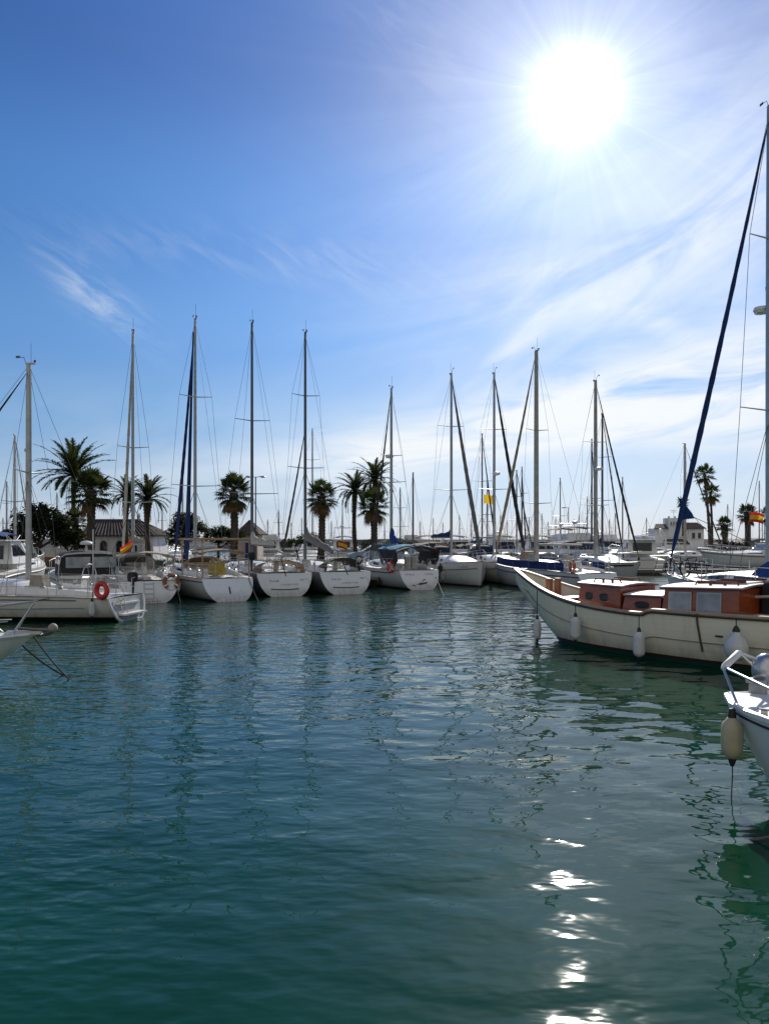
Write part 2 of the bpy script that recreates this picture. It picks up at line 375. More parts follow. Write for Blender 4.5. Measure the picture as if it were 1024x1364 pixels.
# ------------------------------------------------------------------ boat kit
class Hull:
    """lines of a hull: bow at +x, waterline at z = 0, origin amidships"""
    def __init__(s, L, B, fb=(1.25, 1.0, 1.0), stern=.72, rake_b=.7, rake_s=.45, draft=.4, tm=.42, full=.62, bowp=2.3, bpow=1.0):
        s.L, s.B, s.fb, s.stern, s.rb, s.rs, s.draft, s.tm, s.full, s.bowp, s.bpow = L, B, fb, stern, rake_b, rake_s, draft, tm, full, bowp, bpow
    def b(s, t):
        if t < s.tm: return s.B / 2 * (s.stern + (1 - s.stern) * math.sin(math.pi / 2 * t / s.tm))
        u = min(1, (t - s.tm) / (1 - s.tm)); return s.B / 2 * max(0.0, 1 - u ** s.bowp) ** s.bpow + .012
    def z(s, t):
        bow, mid, st = s.fb
        return mid + (bow - mid) * ((t - .35) / .65) ** 2 if t > .35 else mid + (st - mid) * ((.35 - t) / .35) ** 2
    def x(s, t): return (t - .5) * s.L
    def pt(s, t, a, side=1, out=0.0):
        """point of the shell: a = 0 deck edge .. 1 keel"""
        zt = s.z(t); d = s.draft * (1 - .9 * t ** 5) * (.25 + .75 * min(1, t / .3))
        aa = a * math.pi / 2
        y = s.b(t) * math.cos(aa) ** s.full; z = zt - (zt + d) * math.sin(aa) ** 1.25
        zf = (z + d) / (zt + d)
        x = s.x(t) - s.rb * (1 - zf) ** 1.1 * t ** 7 - s.rs * (1 - zf) * (1 - t) ** 10 if s.rs > 0 else s.x(t) - s.rb * (1 - zf) ** 1.1 * t ** 7 + s.rs * zf * 0 - s.rs * (1 - zf) * (1 - t) ** 10
        return Vector((x, side * (y + out), z))
    def edge(s, t, side=1, inset=0.0, up=0.0):
        p = s.pt(t, 0, side); p.y -= side * min(inset, abs(p.y)); p.z += up; return p
    def build(s, parent, hull_mat, transom_mat=None, deck_mat=None, n=20, m=9, deck_drop=0.0, camber=.05, transom=True):
        ts = [0, .02, .05] + [i / n for i in range(2, n)] + [.97, .985, 1.0]
        H = MB(); rings = []
        for t in ts:
            rings.append([s.pt(t, j / m, 1) for j in range(m + 1)] + [s.pt(t, j / m, -1) for j in range(m - 1, -1, -1)])
        H.grid(rings)
        if not transom: H.f.append(tuple(range(len(rings[0])))); H.m.append(0)
        o = H.build('hull', hull_mat, parent, ang=50)
        if transom:
            T = MB(); r0 = [p + Vector((-.012, 0, 0)) for p in rings[0]]
            c = sum(r0, Vector()) / len(r0); c.y = 0
            k = len(r0); ins = [c + (p - c) * .93 for p in r0]
            T.add(r0 + ins + [c + Vector((.0, 0, 0))], [(i, i + 1, k + i + 1, k + i) for i in range(k - 1)] + [(k + i, k + i + 1, 2 * k) for i in range(k - 1)] + [(k - 1, 0, k, 2 * k - 1), (2 * k - 1, k, 2 * k)])
            s.transom_obj = T.build('transom', transom_mat or hull_mat, parent, ang=20)
        if deck_mat:
            D = MB(); rows = []
            for t in ts:
                b_ = max(0.0, s.b(t) - .02); x_ = s.x(t); zt = s.z(t) - deck_drop
                rows.append([Vector((x_ - (0.02 if t == 1 else 0), b_ * k, zt + .004 + camber * (1 - k * k))) for k in (-1, -.6, -.2, .2, .6, 1)])
            D.grid(rows); D.build('deck', deck_mat, parent)
        return o
    def rail(s, parent, name, mat, r=.025, up=0.0, a=0.0, out=.01, t0=0.0, t1=1.0, both=True, flat=1.0):
        for sd in ((1, -1) if both else (1,)):
            o = MB().tube([s.pt(t0 + (t1 - t0) * i / 24, a, sd, out) + Vector((0, 0, up)) for i in range(25)], r, 5, flat=flat).build(name, mat, parent)
        return o

def coachroof(parent, h, t0, t1, hgt, wf=.62, mat=CABIN, name='coachroof', nose=.45, windows=(), wmat=GLASS, z0=None, tail=.06):
    B_ = MB(); rings = []; N = 10
    prof = lambda t: min(1, max(0, t1 - t) / max(nose * (t1 - t0), 1e-6)) ** .75 if nose else 1
    tail_ = lambda t: min(1, .55 + .45 * (t - t0) / max(tail * (t1 - t0), 1e-6))
    dims = []
    for i in range(N + 1):
        t = t0 + (t1 - t0) * i / N
        w = h.b(t) * wf; k = max(.04, prof(t) * tail_(t)); hh = hgt * k; z = (h.z(t) if z0 is None else z0)
        x = h.x(t); dims.append((t, x, w, hh, z))
        rings.append([Vector((x, y * w, z + q * hh)) for y, q in ((-1, 0), (-.93, .72), (-.8, .93), (-.4, 1.02), (0, 1.06), (.4, 1.02), (.8, .93), (.93, .72), (1, 0))])
    B_.grid(rings); B_.poly(list(reversed(rings[0]))); B_.poly(rings[-1])
    o = B_.build(name, mat, parent, ang=30)
    def lerp(t):
        u = (t - t0) / (t1 - t0) * N; i = min(N - 1, int(u)); f = u - i
        return [dims[i][k] * (1 - f) + dims[i + 1][k] * f for k in range(1, 5)]
    for (a, b_, q0, q1) in windows:
        for sd in (1, -1):
            W = MB(); pts = []
            for t, q in ((a, q0), (b_, q0), (b_, q1), (a, q1)):
                x, w, hh, z = lerp(t); pts.append(Vector((x, sd * (w * (1 - .07 * q / .72) + .004), z + hh * q)))
            W.slab(pts if sd > 0 else pts[::-1], (0, sd * .012, 0)); W.build('window', wmat, o, smooth=False)
    return o

def rods(parent, name, mat, segs, r=.013, n=5):
    B_ = MB()
    for sg in segs: B_.tube(sg, r, n)
    return B_.build(name, mat, parent)

def guard_rails(parent, h, hgt=.62, t0=.06, t1=.86, posts=6, pulpit=True, pushpit=True, r=.014):
    st = [t0 + (t1 - t0) * i / (posts - 1) for i in range(posts)]
    for sd in (1, -1):
        B_ = MB()
        for t in st: B_.tube([h.edge(t, sd, .06), h.edge(t, sd, .06, hgt)], r * .9, 5)
        for q in (.52, .98): B_.tube([h.edge(t, sd, .06, hgt * q) for t in st], r * .5, 4)
        B_.build('guard_rail', STEEL, parent)
    if pulpit:
        B_ = MB(); tb = [t1, .93, .985]
        for q in (1.0, .5):
            a = [h.edge(t, 1, .07, hgt * q + (.06 if i == 2 and q == 1 else 0)) for i, t in enumerate(tb)]
            c = [h.edge(t, -1, .07, hgt * q + (.06 if i == 2 and q == 1 else 0)) for i, t in enumerate(tb)]
            tip = Vector((h.x(1.0) + (.12 if q == 1 else 0), 0, h.z(1) + hgt * q + (.08 if q == 1 else 0)))
            B_.tube(a + ([tip] if q == 1 else []) + c[::-1] if q == 1 else a, r, 6)
            if q != 1: B_.tube(c, r, 6)
        for t in (.88, .96):
            for sd in (1, -1): B_.tube([h.edge(t, sd, .05), h.edge(t, sd, .07, hgt)], r, 6)
        B_.build('pulpit', STEEL, parent)
    if pushpit:
        for sd in (1, -1):
            B_ = MB()
            for q in (1.0, .5): B_.tube([h.edge(.16, sd, .06, hgt * q), h.edge(.07, sd, .06, hgt * q), h.edge(.015, sd, .08, hgt * q), h.edge(.0, sd, h.b(0) * .55, hgt * q)], r, 6)
            for t, ins in ((.16, .06), (.06, .06), (.0, h.b(0) * .55)): B_.tube([h.edge(t + .005, sd, ins), h.edge(t + .005, sd, ins, hgt)], r, 6)
            B_.build('pushpit', STEEL, parent)

def mast_rig(parent, h, tm, top, spreaders=((.42, .9), (.70, .65)), r=.085, mat=ALU, jib=None, jib_r=.075, jib_t=.985, jib_top=.97, backstay=True, boom=None, cover=None,
             boom_len=None, boom_z=None, radar=None, shrouds=True, vane=True, cover_r=.17, lean=0.0, boom_dz=.0, wire=.0075, steps=False):
    """mast with spreaders, wires, boom with stowed sail, furled headsail; top = height of masthead over the water"""
    zb = h.z(tm) + .08; x = h.x(tm); P = lambda z: Vector((x - lean * (z - zb), 0, z))
    B_ = MB(); n = 8
    B_.tube([P(zb + (top - zb) * i / n) for i in range(n + 1)], [r * (1 - .28 * (i / n) ** 3) for i in range(n + 1)], 8, flat=1.35)
    B_.box(P(top) + Vector((-.08, 0, .02)), (.36, .07, .06))
    B_.box(P(zb + (top - zb) * .62) + Vector((r * 1.3, 0, 0)), (.07, .06, .12))
    mo = B_.build('mast', mat, parent)
    for q, w in spreaders:
        S = MB(); z = zb + (top - zb) * q
        for sd in (1, -1): S.tube([P(z), P(z) + Vector((-.12, sd * w, .06))], [.03, .018], 5)
        S.build('spreader', mat, mo)
    if vane:
        V = MB(); V.tube([P(top) + Vector((-.1, 0, 0)), P(top) + Vector((-.1, 0, .75))], .008, 4)
        V.tube([P(top) + Vector((.1, 0, .03)), P(top) + Vector((.18, 0, .25)), P(top) + Vector((.42, 0, .27))], .012, 4); V.box(P(top) + Vector((.42, 0, .28)), (.16, .015, .08)); V.sphere(P(top) + Vector((-.25, 0, .1)), .05, 6, 4)
        V.build('wind_vane', ALUDK, mo)
    if radar:
        V = MB(); z = radar; V.lathe(P(z) + Vector((r + .28, 0, 0)), [(.02, -.13), (.22, -.10), (.27, 0), (.24, .09), (.05, .14)], 12); V.box(P(z) + Vector((r + .1, 0, -.12)), (.3, .08, .05)); V.build('radar_dome', WHITE, mo)
    if shrouds:
        B_ = MB()
        for sd in (1, -1):
            ch = h.edge(max(.05, tm - .02), sd, .12)
            last = ch
            for q, w in spreaders:
                tip = P(zb + (top - zb) * q) + Vector((-.12, sd * w, .06)); B_.tube([last, tip], wire, 4); last = tip
            B_.tube([last, P(top - .1)], wire, 4)
            if spreaders:
                q = spreaders[0][0]; B_.tube([ch + Vector((.25, 0, 0)), P(zb + (top - zb) * q - .1)], wire, 4); B_.tube([ch + Vector((-.35, 0, 0)), P(zb + (top - zb) * q - .1)], wire, 4)
        B_.tube([Vector((h.x(.99), 0, h.z(.99) + .05)), P(top - .05)], wire, 4)
        if backstay: B_.tube([Vector((h.x(.0) + .05, 0, h.z(0) + .05)), P(top)], wire, 4)
        B_.tube([P(zb + 1.2) + Vector((-.15, .04, 0)), P(top - .2) + Vector((-.14, .05, 0))], wire, 4)
        B_.tube([P(zb + .8) + Vector((.2, -.12, 0)), P(top - .6) + Vector((.14, -.06, 0))], wire, 4)
        B_.build('standing_rigging', WIRE, parent)
    if jib:
        a = Vector((h.x(jib_t), 0, h.z(jib_t) + .35)); c = P(zb + (top - zb) * jib_top) + Vector((r, 0, 0))
        B_ = MB(); ks = [0, .03, .06, .15, .35, .55, .75, .9, .96, 1]; rr = [.25, .3, .8, 1.0, 1.0, .85, .66, .42, .25, .15]
        sag = lambda q: Vector((0, 0, -.25 * math.sin(math.pi * q)))
        pts = []; rs = []
        for i in range(40):
            q = i / 39
            for k in range(len(ks) - 1):
                if ks[k] <= q <= ks[k + 1]: f = (q - ks[k]) / (ks[k + 1] - ks[k]); rv = rr[k] * (1 - f) + rr[k + 1] * f
            pts.append(a.lerp(c, q) + sag(q)); rs.append(jib_r * rv * (1 + .09 * math.sin(i * 2.4)))
        B_.tube(pts, rs, 7); B_.tube([Vector((h.x(jib_t), 0, h.z(jib_t))), a], .02, 5); B_.lathe(a - Vector((0, 0, .12)), [(.02, -.08), (.12, -.07), (.05, 0), (.12, .07), (.02, .08)], 8)
        B_.build('furled_headsail', jib, parent)
    if boom is not None or cover is not None:
        bl = boom_len or h.L * .36; bz = boom_z or h.z(tm) + 1.35
        a = P(bz) + Vector((-r - .05, 0, 0)); c = Vector((a.x - bl, 0, bz + boom_dz))
        bo = MB().tube([a, c], .06, 8).build('boom', mat, parent)
        rods(bo, 'mainsheet', ROPE, [[a.lerp(c, .72), Vector((a.lerp(c, .72).x - .1, .1, h.z(.25) + .3))], [a.lerp(c, .76), Vector((a.lerp(c, .72).x - .1, -.1, h.z(.25) + .3))]], .009, 4)
        if cover:
            B_ = MB(); rings = []
            for i in range(15):
                q = i / 14; p = a.lerp(c, q); ch = cover_r * (1.55 - .95 * q + .12 * math.sin(q * 17) + (.9 if q < .03 else 0)); cw = cover_r * (.62 - .25 * q)
                rings.append([p + Vector((0, cw * math.cos(v), .05 + ch * .55 + ch * .75 * math.sin(v))) for v in [2 * math.pi * j / 10 for j in range(10)]])
            B_.loft(rings); B_.build('sail_cover', cover, bo)
    return mo

def arch_cloth(parent, name, mat, x0, x1, w, z0, z1, zc0, zc1, n=8, back=True, drop=.4):
    """canvas hood: two or more arched hoops skinned with cloth; x0 front foot, x1 rear"""
    B_ = MB(); rows = []
    for k in range(5):
        q = k / 4; x = x0 + (x1 - x0) * q; zt = zc0 + (zc1 - zc0) * (1 - (1 - q) ** 2.2); zb = z0 + (z1 - z0) * q
        rows.append([Vector((x, -w * math.cos(math.pi * j / n) ** (1) if True else 0, zb + (zt - zb) * (math.sin(math.pi * j / n) ** .55))) for j in range(n + 1)])
    B_.grid(rows)
    return B_.build(name, mat, parent)

def sprayhood(parent, h, t, mat, w=None, hgt=.75, ln=1.3, base=.3, win=True):
    x1 = h.x(t); w = w or h.b(t) * .6; z = h.z(t) + base
    o = arch_cloth(parent, 'sprayhood', mat, x1 + ln, x1, w, z, z, z + .05, z + hgt)
    if win:
        W = MB(); W.grid([[Vector((x1 + ln * (1 - q) + .03, y * w, z + (hgt * (1 - (1 - q) ** 2.2)) * (1 - .12 * y * y) + .02)) for y in (-.55, -.2, .2, .55)] for q in (.22, .42, .6)])
        W.build('hood_window', GLASS, o)
    return o

def bimini(parent, h, t0, t1, mat, z=2.0, w=None, sag=.18, frame=True, th=.03):
    w = w or h.b(t0) * .82; x0, x1 = h.x(t0), h.x(t1)
    B_ = MB(); rows = []; rows2 = []
    for i in range(7):
        q = i / 6; x = x0 + (x1 - x0) * q
        r_ = [Vector((x, w * y, z - sag * y * y - .05 * math.sin(q * math.pi * 2) ** 2 - .10 * abs(q - .5))) for y in (-1, -.75, -.4, 0, .4, .75, 1)]
        rows.append(r_); rows2.append([p - Vector((0, 0, th + (.08 if abs(p.y) > w * .9 else 0))) for p in r_])
    B_.grid(rows); B_.grid([r_[::-1] for r_ in rows2])
    for side in (0, -1): B_.grid([[a[side], b_[side]] if side else [b_[side], a[side]] for a, b_ in zip(rows, rows2)])
    B_.grid([rows[0], rows2[0]]); B_.grid([rows2[-1], rows[-1]])
    o = B_.build('bimini', mat, parent)
    if frame:
        for sd in (1, -1):
            sg = []
            foot = h.edge((t0 + t1) / 2, sd, .1)
            for x in (x0 + .1, x1 - .1): sg.append([foot, Vector((x, sd * w, z - sag))])
            sg.append([Vector((x0, sd * w, z - sag)), h.edge(t0 - .02 if t0 > .04 else t0, sd, .1)])
            rods(o, 'bimini_frame', STEEL, sg, .014)
    return o

def wheel(parent, h, t, rad=.42, y=0, mat=STEEL):
    c = Vector((h.x(t), y, h.z(t) + .62)); B_ = MB()
    B_.tube([c + Vector((0, rad * math.cos(a), rad * math.sin(a))) for a in [2 * math.pi * i / 20 for i in range(20)]], .018, 5, closed=True)
    for i in range(5):
        a = 2 * math.pi * i / 5; B_.tube([c, c + Vector((0, rad * math.cos(a), rad * math.sin(a)))], .01, 4)
    o = B_.build('steering_wheel', mat, parent)
    MB().box(c + Vector((.16, 0, -.3)), (.2, .26, .75), taper=.8).build('wheel_pedestal', WHITE, parent)
    return o

def cockpit(parent, h, t0=.05, t1=.36, mat=CABIN):
    for sd in (1, -1):
        B_ = MB(); rows = []
        for i in range(7):
            t = t0 + (t1 - t0) * i / 6; z = h.z(t); y = h.b(t) * .62; hh = .16 + .14 * (i / 6)
            rows.append([Vector((h.x(t), sd * (y + .1), z + .02)), Vector((h.x(t), sd * (y + .07), z + hh)), Vector((h.x(t), sd * (y - .05), z + hh + .02)), Vector((h.x(t), sd * (y - .09), z + .02))])
        B_.loft(rows, closed_ring=True)
        o = B_.build('cockpit_coaming', mat, parent)
    for t in (t0 + .12, t1 - .06):
        for sd in (1, -1): MB().lathe(Vector((h.x(t), sd * h.b(t) * .63, h.z(t) + .26)), [(.09, 0), (.10, .03), (.06, .06), (.07, .15), (.08, .17), (.02, .18)], 10).build('winch', STEEL, parent)
    return o

def strokes(parent, name, mat, origin, ux, uz, w, hgt, n, seed=0, th=.006):
    """a row of small hand-cut letter strokes, too small in the picture to read"""
    r_ = random.Random(seed); B_ = MB(); ux = Vector(ux).normalized(); uz = Vector(uz).normalized(); nrm = ux.cross(uz); step = w / n
    rot = Matrix((ux, nrm, uz)).transposed()
    for i in range(n):
        c = Vector(origin) + ux * ((i + .5) * step - w / 2)
        for _ in range(r_.choice((1, 2, 2))):
            if r_.random() < .5: B_.box(c + uz * hgt * r_.uniform(-.1, .1) + ux * step * r_.uniform(-.25, .25), (step * .18, th, hgt * r_.uniform(.7, 1)), rot)
            else: B_.box(c + uz * hgt * r_.choice((-.4, 0, .4)), (step * .62, th, hgt * .2), rot)
    return B_.build(name, mat, parent, smooth=False)

def transom_frame(h):
    """centre, lateral and up directions of the transom plane, a little outside it"""
    top = h.pt(0, 0, 1); bot = h.pt(0, .75, 1)
    up = Vector((top.x - bot.x, 0, top.z - bot.z)).normalized()
    return lambda y, q: Vector((bot.x, y, bot.z)) + up * ((top - bot).length * 0 + q) + Vector((-.03, 0, 0)), Vector((0, -1, 0)), up

def place_by_mast(stern_px, stern_y, mast_px, d):
    """stern waterline pixel + mast pixel column and the distance stern-mast give the boat's place and heading"""
    Ys = EYE * FOC / (stern_y - HOR); S = Vector((xat(stern_px, Ys), Ys))
    lo, hi = Ys, Ys + d + 1; best = None
    for i in range(4000):
        Y = Ys - d + 2 * d * i / 4000 * 1.0
        Mv = Vector((xat(mast_px, Y), Y)); e = abs((Mv - S).length - d)
        if Y > Ys and (best is None or e < best[0]): best = (e, Mv)
    Mv = best[1]; hd = (Mv - S).normalized()
    return S, Mv, hd
def pose(S, hd, L_):
    c = S + hd * (L_ / 2); return (c.x, c.y, 0), math.atan2(hd.y, hd.x)

def fender(label, loc, r=.13, ln=.55, mat=FENDW, rope=.5, group=None, tip=True, ball=False, cap=RUBBER, lean=(0, 0)):
    """loc = bottom of the fender; rope runs up from the eye"""
    t = thing('fender', label, 'fender', loc, 0, group)
    B_ = MB()
    if ball: prof = [(.02, 0), (.5 * r, .06 * r), (.88 * r, .5 * r), (r, r), (.93 * r, 1.45 * r), (.7 * r, 1.85 * r), (.38 * r, 2.25 * r), (.2 * r, 2.6 * r)]; top = 2.6 * r
    else: prof = [(.03, 0), (.05, .02), (.6 * r, .035), (.86 * r, .07), (.98 * r, .12), (r, .16), (r, ln - .15), (.97 * r, ln - .11), (.84 * r, ln - .065), (.55 * r, ln - .03), (.05, ln - .01), (.03, ln)]; top = ln
    B_.lathe((0, 0, 0), prof, 16); B_.build('body', mat, t, ang=60)
    c = MB().lathe((0, 0, top - .03), [(.24 * r + .02, -.04 if not ball else 0), (.2 * r + .02, .05), (.03, .12)], 10)
    if tip and not ball: MB().lathe((0, 0, -.03), [(.02, -.04), (.035, 0), (.05, .07)], 10).build('bottom_eye', cap, t)
    c.build('end_cap', cap, t)
    MB().tube([(0, 0, top), (lean[0] * .5, lean[1] * .5, top + rope * .5), (lean[0], lean[1], top + rope)], .012, 5).build('lanyard', ROPED, t)
    return t
def lifebuoy(label, loc, rz, rad=.34, mat=REDF, band=WHITE, horseshoe=False, group=None, tilt=0):
    t = thing('lifebuoy', label, 'lifebuoy', loc, rz, group)
    B_ = MB(); n = 24; a0, a1 = (R(-55), R(235)) if horseshoe else (0, 2 * math.pi)
    pts = [Vector((0, rad * math.cos(a0 + (a1 - a0) * i / n), rad * math.sin(a0 + (a1 - a0) * i / n) + rad)) for i in range(n + 1 if horseshoe else n)]
    B_.tube(pts, .085, 8, closed=not horseshoe); B_.build('ring', mat, t)
    for k in range(4):
        W = MB(); a = R(45 + 90 * k) if not horseshoe else R(-30 + 80 * k)
        W.tube([Vector((0, rad * math.cos(a + e), rad * math.sin(a + e) + rad)) for e in (-.13, 0, .13)], .0885, 8)
        W.build('reflective_band', band, t)
    MB().tube([Vector((0, (rad + .09) * math.cos(2 * math.pi * i / 16), (rad + .09) * math.sin(2 * math.pi * i / 16) + rad)) for i in range(16)], .01, 4, closed=True).build('grab_line', ROPE, t)
    return t
def outboard(label, loc, rz, mat=BLACK, s=1.0):
    t = thing('outboard_motor', label, 'outboard motor', loc, rz)
    B_ = MB(); B_.loft([[Vector((x * s, y * s, z * s)) for x, y in ((-.2 * k, -.14 * k), (.16 * k, -.14 * k), (.22 * k, 0), (.16 * k, .14 * k), (-.2 * k, .14 * k))] for z, k in ((.42, .7), (.47, .95), (.68, 1.05), (.8, .95), (.87, .6))])
    B_.build('cowling', mat, t)
    MB().tube([(0, 0, .45 * s), (0, 0, .0), (0, 0, -.25 * s)], [.07 * s, .055 * s, .05 * s], 8).box((0, 0, -.2 * s), (.3 * s, .06 * s, .06 * s)).build('leg', RUBBER, t)
    MB().tube([(.18 * s, 0, .5 * s), (.6 * s, 0, .58 * s)], .025 * s, 6).build('tiller', RUBBER, t)
    return t
_fm = {}
def flagmat(name, cols, axis=2):
    """horizontal bands: list of (upper limit 0..1, colour) measured up the flag in UV space"""
    m, nt, b = _new(name); L = nt.links
    uv = nd(nt, 'ShaderNodeUVMap'); sp = nd(nt, 'ShaderNodeSeparateXYZ'); L.new(uv.outputs[0], sp.inputs[0])
    c = cols[0][1]
    for (lim, cc), (l0, _) in zip(cols[1:], cols[:-1]): c = mixc(nt, mth(nt, 'GREATER_THAN', sp.outputs[1], l0), c, cc)
    L.new(c, b.inputs['Base Color']) if not isinstance(c, tuple) else setattr(b.inputs['Base Color'], 'default_value', (*c, 1))
    b.inputs['Roughness'].default_value = .8
    tr = nd(nt, 'ShaderNodeBsdfTranslucent')
    if not isinstance(c, tuple): L.new(c, tr.inputs[0])
    else: tr.inputs[0].default_value = (*c, 1)
    mx = nd(nt, 'ShaderNodeMixShader'); mx.inputs[0].default_value = .45; L.new(b.outputs[0], mx.inputs[1]); L.new(tr.outputs[0], mx.inputs[2]); L.new(mx.outputs[0], nt.nodes['Material Output'].inputs[0])
    return m
SPAIN = flagmat('red yellow red cloth', [(.27, (.55, .02, .03)), (.73, (.85, .50, .02)), (1, (.55, .02, .03))])
YFLAG = flagmat('yellow cloth', [(.5, (.75, .48, .02)), (1, (.75, .48, .02))])
def flag(label, loc, w, hgt, d, mat, staff=1.0, droop=.3, staff_r=.012):
    """loc = foot of the staff; d = horizontal direction the cloth flies"""
    t = thing('flag', label, 'flag', loc)
    MB().tube([(0, 0, 0), (0, 0, staff)], staff_r, 5).build('staff', ALUDK, t)
    d = Vector(d).normalized(); nrm = Vector((-d.y, d.x, 0)); B_ = MB(); nu, nv = 10, 6
    for j in range(nv + 1):
        for i in range(nu + 1):
            u, v = i / nu, j / nv
            B_.v.append(tuple(Vector((0, 0, staff - hgt + hgt * v)) + d * w * u * (1 - .15 * droop) + Vector((0, 0, -droop * w * u * u)) + nrm * (.1 * w * math.sin(u * 7 + v * 1.3) * u)))
    for j in range(nv):
        for i in range(nu):
            a = j * (nu + 1) + i; B_.f.append((a, a + 1, a + nu + 2, a + nu + 1)); B_.m.append(0)
    o = B_.build('cloth', mat, t)
    uvl = o.data.uv_layers.new(name='UVMap')
    for lp in o.data.loops: uvl.data[lp.index].uv = ((lp.vertex_index % (nu + 1)) / nu, (lp.vertex_index // (nu + 1)) / nv)
    return t
def rope(name, label, pts, r=.02, mat=ROPE, cat='rope', sag=0.0, group=None):
    pts = [Vector(p) for p in pts]; a, c = pts[0], pts[-1]
    if len(pts) == 2: pts = [a.lerp(c, i / 12) - Vector((0, 0, sag * math.sin(math.pi * i / 12))) for i in range(13)]
    o = MB().tube([p - a for p in pts], r, 6).build(name, mat); o.location = a
    return tag(o, label, cat, group)

def lp(o_loc, rz, p):
    """local boat point to world"""
    c, s_ = math.cos(rz), math.sin(rz); p = Vector(p)
    return Vector((o_loc[0] + c * p.x - s_ * p.y, o_loc[1] + s_ * p.x + c * p.y, o_loc[2] + p.z))
# ------------------------------------------------------------------ the near row of yachts moored along the quay
def mast_top(py, Y): return zat(py, Y)
def yacht(label, S, hd, L_, B, fb, hullm, tram=None, tm=.55, **k):
    loc, rz = pose(S, hd, L_)
    t = thing('sailing_yacht', label, 'sailing yacht', loc, rz, 'sailing yachts moored in the near row')
    h = Hull(L_, B, fb, stern=k.get('stern', .74), rake_b=k.get('rake_b', .7), rake_s=k.get('rake_s', .5), full=k.get('full', .6), tm=.45)
    h.build(t, hullm, tram, k.get('deckm', DECK)); h.rail(t, 'toe_rail', k.get('toe', TEAK), .022)
    h.loc, h.rz, h.t = loc, rz, t
    return t, h
HW = hullmat('white hull', (.66, .67, .66)); HC = hullmat('cream hull with dark boot top', (.66, .65, .58), (.02, .02, .03))
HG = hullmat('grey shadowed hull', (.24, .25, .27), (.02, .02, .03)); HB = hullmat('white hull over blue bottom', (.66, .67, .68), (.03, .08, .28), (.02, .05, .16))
TRW = hullmat('white transom', (.74, .77, .80), (.6, .6, .6), (.05, .05, .05), (-.05, -.04))

# C: short-ended yacht seen square from astern, with folded tan bimini, horseshoe buoy and boarding ladder
S, M_, hd = place_by_mast(198, 803, 177, 5.2)
Cb, h = yacht('white yacht showing a round stern with boarding ladder, left of the blue-sailed yacht', S, hd, 9.6, 3.1, (1.35, 1.05, .95), HW, TRW, stern=.82, rake_s=.25)
coachroof(Cb, h, .38, .84, .42, windows=[(.42, .56, .3, .65)]); cockpit(Cb, h); guard_rails(Cb, h)
mast_rig(Cb, h, .54, mast_top(444, M_.y), ((.29, .95), (.52, .75)), .085, ALU, jib=SAILW, jib_r=.085, boom=True, cover=BEIGE, boom_len=3.6, boom_z=2.55, cover_r=.2, jib_t=.98)
bimini(Cb, h, .05, .28, BEIGE, 2.25, 1.2); sprayhood(Cb, h, .36, GREYC, hgt=.7); wheel(Cb, h, .13)
f, ux, up = transom_frame(h)
lad = [[f(y, .15), f(y, .95)] for y in (-.2, .2)] + [[f(-.2, q), f(.2, q)] for q in (.2, .42, .64, .86)]
rods(Cb, 'boarding_ladder', STEEL, lad, .018)
MB().tube([f(.75, 1.1) + Vector((-.1, 0, 0)), f(.78, 1.35) + Vector((-.16, 0, 0)), f(.6, 1.5) + Vector((-.1, 0, 0)), f(.72, .8)], .055, 6).build('windvane_bracket', WHITE, Cb)
strokes(Cb, 'name_lettering', RUBBER, f(.0, .08), ux, up, 1.0, .07, 9, 3)
lifebuoy('brown and orange horseshoe buoy on the stern rail of the round-sterned yacht', lp(h.loc, h.rz, (h.x(0) - .12, -.95, .62)), h.rz, .28, pm('faded orange foam', (.30, .10, .05), .8), WHITE, True)

# D: yacht with two blue furled headsails and a wooden stern frame
S, M_, hd = place_by_mast(303, 800, 260, 5.7)
Db, h = yacht('white yacht with two blue furled sails and a square frame over its stern', S, hd, 10.4, 3.2, (1.4, 1.05, 1.0), HB, TRW, rake_s=.7)
coachroof(Db, h, .40, .84, .4, windows=[(.44, .56, .3, .65), (.6, .68, .3, .65)]); cockpit(Db, h); guard_rails(Db, h)
mast_rig(Db, h, .55, mast_top(425, M_.y), ((.335, 1.25), (.69, .85)), .09, ALU, jib=NAVY, jib_r=.095, jib_top=.98, boom=True, cover=None, boom_len=3.8)
x0 = h.x(.55)
B_ = MB(); zt = 8.8; B_.tube([Vector((x0 + .75, .25, 1.6 + (mast_top(425, M_.y) - 2.2) * i / 14)) + Vector((-.55 * i / 14, -.2 * i / 14, 0)) for i in range(15)], [.07, .12, .125, .12, .11, .10, .095, .085, .08, .07, .06, .055, .05, .04, .03], 7); B_.build('furled_staysail', DEEPB, Db)
fr = MB()
for sd in (1, -1):
    for t in (.02, .26): fr.tube([h.edge(t, sd, .12), h.edge(t, sd, .12, 1.75)], .035, 6)
    fr.tube([h.edge(.0, sd, .12, 1.75), h.edge(.3, sd, .12, 1.75)], .04, 6)
for t in (.02, .26): fr.tube([h.edge(t, -1, .05, 1.77), h.edge(t, 1, .05, 1.77)], .04, 6)
fr.build('stern_frame', TEAK, Db)
bimini(Db, h, .06, .24, TAN, 2.35, 1.0, .12, False)
sprayhood(Db, h, .37, TAN, hgt=.6); wheel(Db, h, .14)
MB().box((h.x(.1), .2, h.z(.1) + .38), (.5, .75, .55), taper=.85).build('life_raft_cover', pm('mustard canvas', (.34, .26, .05), .8), Db)
h.rail(Db, 'rubbing_strake', pm('navy stripe', (.02, .03, .10), .4), .03, a=.12, t0=.0, t1=.97)
f, ux, up = transom_frame(h); rods(Db, 'rudder_blade', DARKC, [[f(0, .75), f(0, .4)]], .03)
outboard('outboard motor under a black cover on the stern rail beside the mustard raft cover', lp(h.loc, h.rz, (h.x(.0) - .1, -1.1, 1.5)), h.rz, BLACK, .8)

